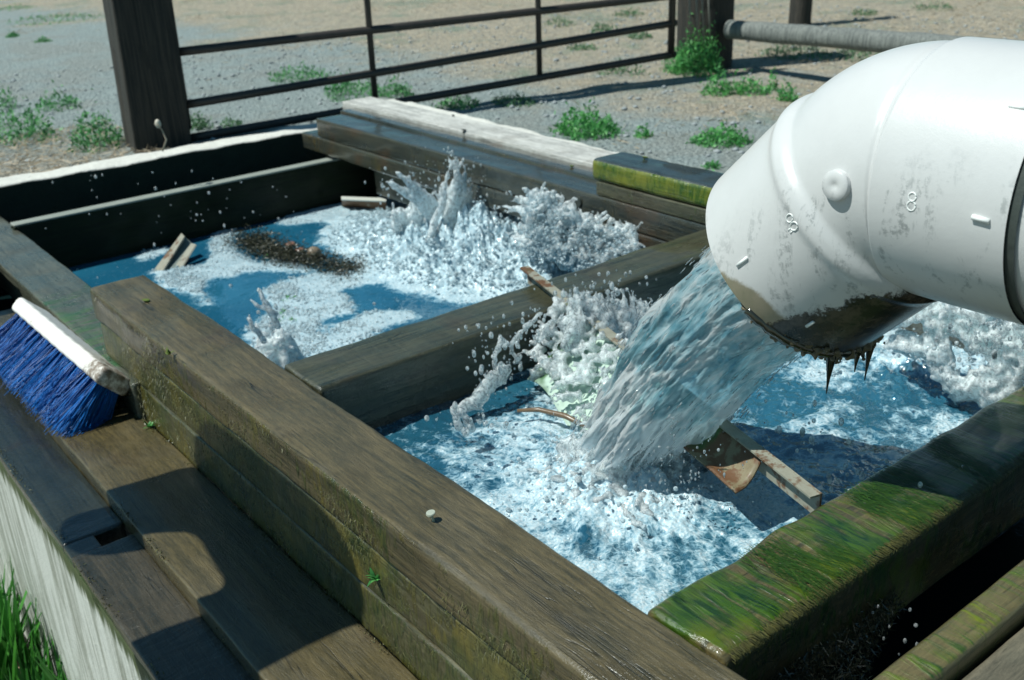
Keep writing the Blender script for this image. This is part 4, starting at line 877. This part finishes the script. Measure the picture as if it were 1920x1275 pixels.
# V shaped iron standing in the foam on the left
r_ = empty('angle_iron', (1.45, 4.2, -.43)); tag(r_, 'short grey iron channel sticking up out of the foam by the thin plank', 'angle iron')
def quadpx(L, thick, name, mat, par):
    b = MB(); b.slab([at(x, y, z) for x, y, z in L], thick); o = b.build(name, mat); adopt(o, par)
quadpx([(284, 512, -.43), (340, 437, -.32), (346, 443, -.325), (300, 516, -.43)], (.004, .0, -.006), 'upright_flange', M_angle, r_)
quadpx([(300, 512, -.43), (344, 442, -.335), (360, 456, -.36), (326, 510, -.43)], (.004, -.003, -.008), 'web', galv('grey_web', (.10, .13, .12), (.18, .22, .20), .1, .1), r_)
quadpx([(322, 508, -.43), (358, 456, -.35), (367, 458, -.35), (336, 508, -.43)], (.002, -.004, -.004), 'flat_flange', M_angle, r_)
r_ = empty('angle_iron', (2.45, 4.5, -.4)); tag(r_, 'rusty channel stub with a white top edge left of the tall splash', 'angle iron')
quadpx([(640, 368, -.35), (724, 371, -.35), (724, 377, -.35), (641, 374, -.35)], (0, .004, -.006), 'flat_flange', plain('pale_edge', (.45, .45, .40), (.6, .6, .55)), r_)
quadpx([(642, 375, -.36), (724, 378, -.36), (724, 398, -.42), (642, 388, -.42)], (0, .006, -.004), 'web', galv('rusted_web', (.25, .22, .16), (.4, .36, .28), 1.2, .1), r_)
angle_iron('angle_iron', 'thin pale iron edge half buried in froth in front of the tall splash', at(863, 482, -.37), at(1140, 500, -.37), .014, .05)
for (x, y, s_) in [(935, 470, 24), (880, 470, 12), (1075, 482, 20), (965, 475, 12)]:
    c = at(x, y, -.36); n = 260; P = c+RNG.normal(size=(n, 3))*[s_*.0007, s_*.0007, s_*.0005]; V, Fc = quads(P, rdir(n), rdir(n), .008+.012*RNG.random(n), .003+.004*RNG.random(n))
    tag(mesh_obj('weed_scrap', V, Fc, M_debris, smooth=False, attrs={'rnd': RNG.random(len(V))}), {935: 'largest dark tuft of weed caught on the thin pale iron edge', 880: 'leftmost scrap of weed on the thin pale iron edge', 1075: 'scrap of weed on the right end of the thin pale iron edge', 965: 'small weed scrap just right of the largest tuft on the iron edge'}[x], 'weed')
# screen frame edge with hanging roots in the channel
angle_iron('angle_iron', 'pale edged frame bar in the dark channel below the mossy cross timber', (.92, .755, -.10), (2.6, .757, -.10), .010, .03)
n = 5200; x = .93+RNG.random(n)**.8*.42+.0; dens = np.exp(-((x-1.17)/.13)**2)+.25; k = RNG.random(n) < dens; x = x[k]; n = len(x)
hang = (.02+.10*np.exp(-((x-1.20)/.09)**2))*RNG.random(n); P = np.stack([x, .745-RNG.random(n)*.03-hang*.2, -.10-hang+RNG.normal(size=n)*.006], -1)
D = rdir(n); D[:, 2] -= .8; D /= np.linalg.norm(D, axis=1, keepdims=True); V, Fc = quads(P, D, rdir(n), .006+.022*RNG.random(n)**2, .0015+.002*RNG.random(n))
tag(mesh_obj('root_fringe', V, Fc, M_root, smooth=False), 'ragged fringe of wet roots hanging in the dark channel', 'roots', kind='stuff')

# ============================================================ DEBRIS RAFT, STONES
def raft(L, n, h, label):
    C = [at(x, y, ZF+.01) for x, y in L]; P = []
    for _ in range(n):
        i = RNG.integers(len(C)-1); t = RNG.random(); c = C[i]*(1-t)+C[i+1]*t; P.append(c+RNG.normal(size=3)*[.05, .065, 0]+[0, 0, RNG.random()**2*h])
    P = np.array(P); D = rdir(n); D[:, 2] *= .5; V, Fc = quads(P, D, rdir(n), .006+.03*RNG.random(n)**3, .0025+.006*RNG.random(n))
    tag(mesh_obj('debris_raft', V, Fc, M_debris, smooth=False), label, 'debris', kind='stuff')
raft([(455, 452), (480, 455), (500, 470), (530, 478), (560, 490)], 6500, .05, 'dark raft of leaf litter floating on the foam')
raft([(545, 478), (590, 490), (640, 503), (680, 506)], 4200, .03, 'tail of the leaf litter raft to its right')
def stone(px, py, r_, mat, label, sq=.8, z=ZF+.02):
    V0, F0 = ICO2; V = V0*(1+.18*(fbm(V0[:, 0]*1.5+px, V0[:, 1]*1.5, V0[:, 2]*1.5, 2, 3)-.5)[:, None])*[r_*1.1, r_, r_*sq]
    o = mesh_obj('stone', V, F0, mat); o.location = at(px, py, z); md = o.modifiers.new('s', 'SUBSURF'); md.render_levels = 2; tag(o, label, 'stone')
stone(589, 474, .031, M_stone, 'round brown stone on the floating litter', .95, ZF+.03)
stone(545, 458, .024, M_reds, 'flat reddish stone on the litter, farther from the round one', .5, ZF+.03)
stone(562, 469, .019, M_reds, 'small reddish stone touching the round brown one', .6, ZF+.03)
P = np.vstack([at(x, y, ZF+.01)+RNG.normal(size=(14, 3))*[.01, .012, .006] for x, y in [(535, 480), (500, 478), (690, 500), (530, 585), (545, 600), (525, 600), (540, 560)]]); V, Fc = quads(P, rdir(len(P)), rdir(len(P)), .012+.01*RNG.random(len(P)), .005+.004*RNG.random(len(P)))
tag(mesh_obj('leaf_bits', V, Fc, M_leafb, smooth=False, attrs={'rnd': RNG.random(len(V))}), 'bits of green leaf caught in the foam', 'leaves', kind='stuff')

# ============================================================ BRUSH
br = empty('push_broom_head', (.62, 3.0, -.32)); tag(br, 'white broom head with blue bristles lying on the muddy plank', 'brush')
H0, H1 = np.array([.672, 3.44, -.19]), np.array([.700, 2.735, -.205])
bd = np.array([-.12, .015, -.115]); 
def brush():
    d = H1-H0; L = np.linalg.norm(d); d /= L; bdir = bd-d*(bd@d); bdir /= np.linalg.norm(bdir); wv = np.cross(d, bdir)   # wv: across the block
    if wv[2] < 0: wv = -wv
    n = 60; V = []
    prof_ = rprofile(.118, .050, .014, .006)
    for i in range(n+4):
        t = np.clip((i-2)/(n-1), 0, 1)*L; k = {0: .55, 1: .85, n+2: .85, n+3: .55}.get(i, 1.0); t += {0: -.008, 1: -.005, n+2: .005, n+3: .008}.get(i, 0)
        wave = 1+.03*math.sin(t*90)*(1 if i > 1 else 0)
        c = H0+d*t; V.append(c+np.outer(prof_[:, 0]*k, wv)*(1 if t < L*.7 else .90)+np.outer(prof_[:, 1]*k*wave, -bdir))
    V = np.array(V); m_ = len(prof_); Fl = [tuple(q) for q in gridF(n+4, m_, True).tolist()]+[tuple(range(m_)), tuple((n+3)*m_+j for j in reversed(range(m_)))]
    o = mesh_obj('block', V.reshape(-1, 3), Fl, M_blk); bm = bmesh.new(); bm.from_mesh(o.data); bmesh.ops.recalc_face_normals(bm, faces=bm.faces); bm.to_mesh(o.data); bm.free(); adopt(o, br)
    # bristles in tufts
    rows, cols, per = 5, 17, 66; VV = []; rn = []
    for c in range(cols):
        tf = (c+.5)/cols
        for r_ in range(rows):
            w0 = ((r_+.5)/rows-.5)*.078
            tj = RNG.normal(size=2)*.07; root = H0+d*L*tf+wv*w0+bdir*.018
            for q in range(per):
                rr = RNG.normal(size=2)*.0036; a = root+d*rr[0]+wv*rr[1]
                ln = .165*(1+RNG.normal()*.035)+.02*abs(w0)/.024*0
                dirv = bdir+d*(tj[0]+rr[0]*13+RNG.normal()*.04)+wv*(tj[1]*.6+w0*5+rr[1]*9+RNG.normal()*.06); dirv /= np.linalg.norm(dirv)
                cur = RNG.normal(size=3)*.010; w = .0011; sd = np.cross(dirv, RNG.normal(size=3)); sd /= np.linalg.norm(sd); s2 = np.cross(dirv, sd)
                K = 5
                for k in range(K):
                    f = k/(K-1); c_ = a+dirv*ln*f+cur*f*f+np.array([0, 0, -.012])*f*f
                    if c_[2] < -.318: c_[2] = -.318+RNG.random()*.002
                    for ang in (0, 2.094, 4.189): VV.append(c_+(sd*math.cos(ang)+s2*math.sin(ang))*w*(1-.35*f))
                rn.append(RNG.random())
    nb = len(rn); V = np.array(VV); K = 5; base = np.array([[k*3+j, (k+1)*3+j, (k+1)*3+(j+1) % 3, k*3+(j+1) % 3] for k in range(K-1) for j in range(3)])
    Fc = (base[None]+(np.arange(nb)*K*3)[:, None, None]).reshape(-1, 4)
    o = mesh_obj('bristles', V, Fc, M_bris, attrs={'rnd': np.repeat(rn, K*3)}); adopt(o, br)
brush()

# ============================================================ NAILS, SPROUTS
def nail(px, py, z, label, mat=M_nail, r_=.0085, h=.010, lean=(.004, 0)):
    p = at(px, py, z); b = MB(); top = p+[lean[0], lean[1], h]; b.tube([p-[0, 0, .01], top], .0025, 8); b.tube([top, top+[lean[0]*.2, 0, .0015], top+[lean[0]*.25, 0, .003]], [r_, r_, r_*.9], 16); o = b.build('nail', mat); tag(o, label, 'nail')
nail(815, 976, 0, 'bent galvanised nail with a pale head in the long brown timber', lean=(-.004, .004), h=.014)
nail(271, 567, 0, 'nail head coated in yellow moss near the far end of the long brown timber', M_mossn, .011, .004)
nail(1207, 299, .13, 'yellowed nail in the top of the green edged block', M_mossn, .011, .006)
nail(848, 218, .03, 'nail nearest the far end of the white board', M_gasket, .008, .004)
nail(868, 246, .03, 'nail with a dark stain halfway along the white board', M_gasket, .012, .004)
nail(1070, 314, .012, 'small rusty nail at the wet end of the boards', M_mossn, .009, .004)
nail(1083, 378, -.10, 'round black bung dribbling in the face of the far timber', M_gasket, .018, .002) if False else None
bg_ = MB(); pc = atx(1083, 378, 2.404); bg_.tube([pc+[.02, 0, 0], pc+[-.004, 0, 0]], .020, 20); tag(bg_.build('drain_hole', M_gasket), 'round black drain hole in the far timber right of the splash', 'drain hole')
def sprout(px, py, z, n, L, label, mat=M_leafb, spread=.9, name='sprout', cat='plant', w=.12):
    c = at(px, py, z); V = []; Fl = []; k = 0
    for i in range(n):
        a = RNG.random()*6.283; e = spread*(.3+RNG.random()); d = np.array([math.cos(a)*e, math.sin(a)*e, 1]); d /= np.linalg.norm(d); s_ = np.cross(d, [0, 0, 1.]); s_ /= np.linalg.norm(s_); l = L*(.6+.6*RNG.random())
        off = RNG.normal(size=3)*[L*.12, L*.12, 0]
        for f in np.linspace(0, 1, 6):
            p = c+off+d*l*f+np.array([d[0], d[1], -1.2])*l*.35*f*f*e; ww = L*w*(.35+.65*math.sin(math.pi*min(1, f*.9+.1)))*(1-f)**.5*.5
            V += [p-s_*ww, p+s_*ww]
        Fl += [(k+2*j, k+2*j+1, k+2*j+3, k+2*j+2) for j in range(5)]; k += 12
    o = mesh_obj(name, V, Fl, mat, attrs={'rnd': np.repeat(RNG.random(n), 12)}); tag(o, label, cat); return o
sprout(281, 800, -.318, 16, .022, 'tiny green sprout on the muddy plank right of the brush', w=.3)
sprout(238, 750, -.318, 7, .06, 'thin grass blades in the shadow at the end of the brush', w=.14)
sprout(316, 664, 0, 9, .02, 'yellow green tuft on the edge of the long timber', M_mossn, w=.3)
sprout(705, 1088, -.17, 12, .03, 'bright green tuft growing on the face of the long timber', M_leafb, w=.35)
sprout(692, 1155, -.30, 6, .02, 'little green leaf at the foot of the long timber', M_leafb, w=.35)
sprout(1332, 470, -.0, 3, .06, 'green strand hanging at the pipe end of the middle timber', M_leaf, w=.05)
# grass at the foot of the pale wall
for i, (px, py, n, L_, lab) in enumerate([(15, 1330, 120, .50, 'thick clump of fresh grass in the bottom left corner'), (-25, 1230, 80, .42, 'grass clump at the very left edge under the pale wall'), (90, 1400, 90, .34, 'shorter grass clump right of the corner clump'), (185, 1420, 40, .42, 'grass clump with one tall blade against the pale wall')]):
    sprout(px, py, -1.24, n, L_, lab, M_grass, .38, 'grass_clump', 'grass', .045)
V, Fc = tube([at(55, 1360, -1.1), at(38, 1260, -1.05), at(8, 1150, -1.0), at(-20, 1060, -.95)], [.008, .008, .007, .005], 8); tag(mesh_obj('dry_stalk', V, Fc, plain('brown_stalk', (.22, .14, .08), (.34, .24, .15))), 'thick dry brown stalk among the corner grass', 'stalk')

# ============================================================ POSTS, GATE, RAIL
def post(name, label, c, w, z0, z1, mat, lean=(0, 0), rnd=.01, rot=0.0, seed=0):
    P = rprofile(w, w, rnd, .02); ca, sa = math.cos(rot), math.sin(rot); P = P @ np.array([[ca, sa], [-sa, ca]]); zs = np.linspace(z0, z1, 60); V = []
    for z in zs:
        cx = c[0]+lean[0]*(z-z0); cy = c[1]+lean[1]*(z-z0); q = P.copy(); a = np.arctan2(q[:, 1], q[:, 0])
        k = 1+.05*(fbm(np.cos(a)*5+seed, np.sin(a)*5, z*1.5, 3, seed)-.5)-.05*(fbm(a*9+seed, 0*a, z*.8, 2, seed+7) > .66); V.append(np.stack([cx+q[:, 0]*k, cy+q[:, 1]*k, z+0*q[:, 0]], -1))
    V = np.array(V); m_ = V.shape[1]; Fl = [tuple(q) for q in gridF(len(zs), m_, True).tolist()]+[tuple(range(m_)), tuple((len(zs)-1)*m_+j for j in reversed(range(m_)))]
    o = mesh_obj(name, V.reshape(-1, 3), Fl, mat); bm = bmesh.new(); bm.from_mesh(o.data); bmesh.ops.recalc_face_normals(bm, faces=bm.faces); bm.to_mesh(o.data); bm.free(); o.modifiers.new('es', 'EDGE_SPLIT').split_angle = rad(40); tag(o, label, 'fence post'); return o
post('gate_post', 'thick dark square post with a split, at the left end of the gate', (1.905, 5.545), .295, -.3, 1.35, M_post, (.03, 0), .012, rad(-9), 1)
post('gate_post', 'round dark post wrapped in wires at the right end of the gate', (5.60, 4.95), .36, -.35, 1.3, M_post, (.0, 0), .15, 0, 2)
post('fence_post', 'thin far fence post behind the grey pole', (7.72, 5.75), .17, -.35, 1.2, M_post, (.05, .02), .06, 0, 3)
gate = empty('farm_gate', (3.5, 5.05, -.12)); tag(gate, 'dark tubular steel farm gate hanging between the two posts', 'gate')
GA, GB = np.array([2.045, 5.43]), np.array([5.17, 4.826])
def gp(f, z): p = GA*(1-f)+GB*f; return np.array([p[0], p[1], z])
for z0, z1 in [(-.15, -.035), (.027, .165), (.30, .335), (.66, .60), (.86, .82), (1.08, 1.05)]:
    b = MB(); b.tube([gp(f, z0*(1-f)+z1*f) for f in np.linspace(0, 1, 20)], .023, 14); adopt(b.build('rail', M_steel, smooth=True), gate)
for px0 in [(.0, 0), (.338, .006), (.680, -.003), (.992, .01)]:
    f = px0[0]; b = MB(); b.tube([gp(f-.002, -.10+f*.06), gp(f, .5), gp(f+px0[1], 1.07)], .018 if 0 < f < .9 else .024, 14); adopt(b.build('upright_bar', M_steel, smooth=True), gate)
wr = M('pale_wire'); wr.pbr((.22, .21, .18), .5)
for i, x in enumerate([1289, 1302, 1313, 1325]):
    b = MB(); b.tube([atp(x+2, -60, 4.745+(i-1.5)**2*.008), atp(x+4, 20, 4.745+(i-1.5)**2*.008), atp(x+7, 70+i*6, 4.745+(i-1.5)**2*.008)], .005, 6); o = b.build('wire', wr.m, smooth=True)
    tag(o, 'pale wires bound down the front of the round gate post', 'wire', 'wires on the round gate post')
ra = np.array([5.53, 4.72, .085]); rb = np.array([8.6, 2.3, .12])
p0 = atp(1368, 55, 4.72); p1 = at(1830, 92, p0[2]+.02); d_ = (p1-p0); p1 = p0+d_*1.25
o = timber('fence_pole', p0, p1, .125, .125, M_rail, r=.055, amp=.008, seed=31, step=.06); tag(o, 'grey weathered round pole running right from the gate post behind the pipe', 'fence rail')

# ============================================================ WEEDS, STRAW, PEBBLES
def clump(px, py, w, h, n, mat, label, leaf=1.0, name='weed', cat='weed'):
    n = int(n*1.25); c = at(px, py, GZ-.01); dist = np.linalg.norm(c-[0, 0, 1.]); s_ = dist/F; rw, hh = w*s_/2, h*s_
    o_ = []
    th = RNG.random(n)*6.283; rr = np.sqrt(RNG.random(n)); lob = .7+.5*vn(np.cos(th)*2+px, np.sin(th)*2+py, 0, 3); rr = rr*lob
    P = np.stack([np.cos(th)*rr*rw, np.sin(th)*rr*rw*1.1, RNG.random(n)**.9*hh*(1.0-rr*rr*.8)*(.6+.7*vn(np.cos(th)*rr*6, np.sin(th)*rr*6+px, 1, 5))], -1)
    P[:, 2] = np.maximum(P[:, 2], .003)
    D = rdir(n, .9); Wd = rdir(n); L = (.012+.026*RNG.random(n))*leaf; P[:, :2] *= (1+.45*(RNG.random(n) < .25)*RNG.random(n)**1.5)[:, None]; P[:, 2] *= 1+.6*(RNG.random(n) < .07); V, Fc = quads(P, D, Wd, L, L*.42)
    o = mesh_obj(name, V, Fc, mat, smooth=False, attrs={'rnd': np.repeat(RNG.random(n), 4)}); o.location = c; tag(o, label, cat, 'green weeds on the gravel'); return o
near = [(40, 262, 120, 55, 900, M_leaf, 'big weed clump by the white rim at the left edge'), (110, 205, 75, 30, 420, M_leaf, 'weed above the big left clump'), (185, 275, 90, 60, 800, M_leaf, 'tall weed just left of the square post'), (10, 205, 45, 40, 260, M_leaf, 'weed cut off by the left edge'),
 (372, 248, 60, 34, 360, M_leafd, 'pale weed just right of the square post'), (435, 243, 50, 22, 240, M_leafd, 'low pale weed second right of the square post'), (560, 150, 110, 28, 620, M_leaf, 'flat weed between the two lower gate rails'), (660, 180, 110, 36, 800, M_leaf, 'weed behind the first upright bar of the gate'), (745, 182, 60, 34, 380, M_leaf, 'weed just right of the first upright bar'), (862, 203, 80, 26, 420, M_leaf, 'weed in front of the bottom rail left of the gate shadow'), (962, 198, 80, 24, 380, M_leafd, 'dull weed at the start of the gate shadow'),
 (1100, 255, 125, 52, 1500, M_leafb, 'bushy bright weed nearest the far boards'), (1205, 262, 36, 22, 240, M_leafb, 'small bright weed right of the bushy one'), (1352, 275, 105, 38, 1100, M_leafb, 'bright weed beside the pipe, left of its mouth'), (1335, 322, 40, 20, 160, M_leafb, 'weed half hidden by the pipe mouth'), (1345, 182, 50, 60, 420, M_leafb, 'upright weed in front of the round post'), (1400, 178, 75, 34, 600, M_leafb, 'bright weed in the tan grass above the pipe'), (1448, 172, 18, 44, 140, M_leafb, 'thin upright weed above the pipe'), (1475, 192, 36, 34, 300, M_leafb, 'dark green weed touching the top of the pipe'),
 (1270, 132, 50, 50, 500, M_leaf, 'dark weed at the end of the gate'), (1160, 140, 80, 26, 300, M_leafd, 'dull weeds behind the bottom rail near the gate end')]
for a in near: clump(*a)
clump(1308, 138, 84, 78, 1700, M_leafb, 'round bright green bush growing against the round post', 1.1, 'bush', 'bush')
for i, (px, py, w, h, lab) in enumerate([(100, 40, 150, 10, 'flat far weed patch at the top left'), (30, 18, 60, 8, 'farthest flat weed patch in the top left corner'), (82, 82, 28, 12, 'small round weed on the open gravel'), (25, 72, 22, 12, 'tiny weed left of the round one'), (1050, 50, 60, 18, 'dull weed in the dry grass by the middle gate bar'), (1130, 60, 50, 18, 'dull weed in the dry grass right of the middle gate bar'), (1200, 72, 40, 16, 'dull weed just above the gate end'), (1090, 95, 60, 14, 'low weed between the rails right of the middle bar'), (1180, 30, 50, 14, 'far weed above the gate rails'), (1620, 30, 50, 14, 'far weed right of the thin post'), (1750, 20, 70, 14, 'far weed above the right part of the grey pole'), (1640, 110, 130, 30, 'dark weeds in the shade under the grey pole'), (1490, 108, 120, 24, 'dark weeds under the grey pole near the round post')]):
    clump(px, py, w, h, 260 if w < 100 else 700, M_leafd if i > 3 else M_leaf, lab, 1.0)
n = 30000; x = RNG.uniform(2.9, 16, n); y = RNG.uniform(2.0, 16, n); dens = np.where(fbm(x*1.1, y*1.1, 0, 3, 66)+.05*(x-5) > .62, .9, .05); l_ = (RNG.random(n) < dens) & ((x > 3.05) | (y > 5.27))
x, y = x[l_], y[l_]; x2 = RNG.uniform(-1.4, 1.9, 4500); y2 = RNG.uniform(5.27, 6.4, 4500); x, y = np.append(x, x2), np.append(y, y2); n = len(x)
D = rdir(n); D[:, 2] = np.abs(D[:, 2])*.35; D /= np.linalg.norm(D, axis=1, keepdims=True); Wd = np.cross(D, rdir(n)); Wd /= np.linalg.norm(Wd, axis=1, keepdims=True)
V, Fc = quads(np.stack([x, y, GZ+.012+.01*RNG.random(n)], -1), D, Wd, .04+.10*RNG.random(n)**2, .0035+.003*RNG.random(n)); tag(mesh_obj('dry_grass', V, Fc, M_straw, smooth=False, attrs={'rnd': np.repeat(RNG.random(n), 4)}), 'pale dry grass stems scattered over the soil', 'dry grass', kind='stuff')
n = 9000; x = RNG.uniform(-1.5, 9, n); y = RNG.uniform(2.3, 9, n); k = ((x > 3.02) | (y > 5.27)); x, y = x[k], y[k]; n = len(x); r = .004+.016*RNG.random(n)**5; sq = np.ones((n, 3)); sq[:, 2] = .6
V, Fc = balls(np.stack([x, y, GZ+.004+0*x+(fbm(x*1.3, y*1.3, 0, 3, 5)-.5)*.05], -1), r, 1, sq, .5); tag(mesh_obj('pebbles', V, Fc, M_peb, smooth=False), 'loose grey pebbles on the yard', 'pebbles', kind='stuff')
# pale snail shell and dry twig on the rim in front of the square post
V, Fc = balls([at(296, 232, .10)], [.014], 2, [[1, 1, 1.5]]); tag(mesh_obj('seed_head', V, Fc, plain('pale_seed', (.45, .40, .32), (.66, .6, .5))), 'pale dry seed head in front of the square post', 'seed head')
V, Fc = tube([at(305, 283, -.02), at(312, 262, .03), at(304, 244, .07), at(296, 234, .10)], [.005, .004, .003, .003], 6); tag(mesh_obj('dry_stalk', V, Fc, plain('tan_stalk', (.35, .27, .18), (.5, .4, .3))), 'thin dry stalk bearing the pale seed head', 'stalk')

# ============================================================ added slab outside the frame, cut to throw the big shadow on the steps
def outside():
    pl = lambda x, y, z, t=1.35: np.array([x, y, z])+S*t
    zs = -.32
    pts = [(.44, 2.385, -.36), (.536, 2.37, zs), (.64, 2.36, zs), (.745, 2.35, -.30), (.745, 2.25, -.115), (.745, 2.0, -.095), (.745, 1.70, -.085), (.745, 1.58, -.10), (.745, 1.51, -.15), (.745, 1.485, -.26), (.745, 1.52, -.30), (.64, 1.52, zs), (.55, 1.515, zs), (.40, 1.50, -.36), (.20, 1.50, -.40), (.10, 1.55, -.40), (.10, 1.82, -.38), (.395, 1.82, -.36), (.543, 1.80, -.36), (.60, 1.79, zs), (.61, 1.92, zs), (.63, 2.04, zs), (.58, 2.085, zs), (.545, 2.11, zs), (.50, 2.13, -.36), (.44, 2.16, -.36), (.395, 2.22, -.36), (.39, 2.30, -.36), (.41, 2.36, -.36)]
    # put on one plane perpendicular to the sun
    c = pl(.6, 1.9, -.3); P = [np.array(p)+S*(((c-np.array(p))@S)) for p in pts]
    for _ in range(2): P = [q for a, b in zip(P, P[1:]+P[:1]) for q in (a*.72+b*.28, a*.28+b*.72)]
    v = empty('shadow_caster', (c[0]-.6, c[1], -.8)); tag(v, 'added slab out of view to the left, shaped to cast the shadow on the steps', 'shadow caster')
    b = MB(); b.slab(P, S*.10); o = b.build('shadow_slab', M_steel); adopt(o, v)
    q = np.array(P[62])+S*.05; b = MB(); b.tube([q+[.05, .12, 0], q+[-.35, .1, -.05], [q[0]-.6, q[1]+.1, -.2], [q[0]-.6, q[1]+.1, -.9]], .05, 16); adopt(b.build('support', M_steel, smooth=True), v)
outside()
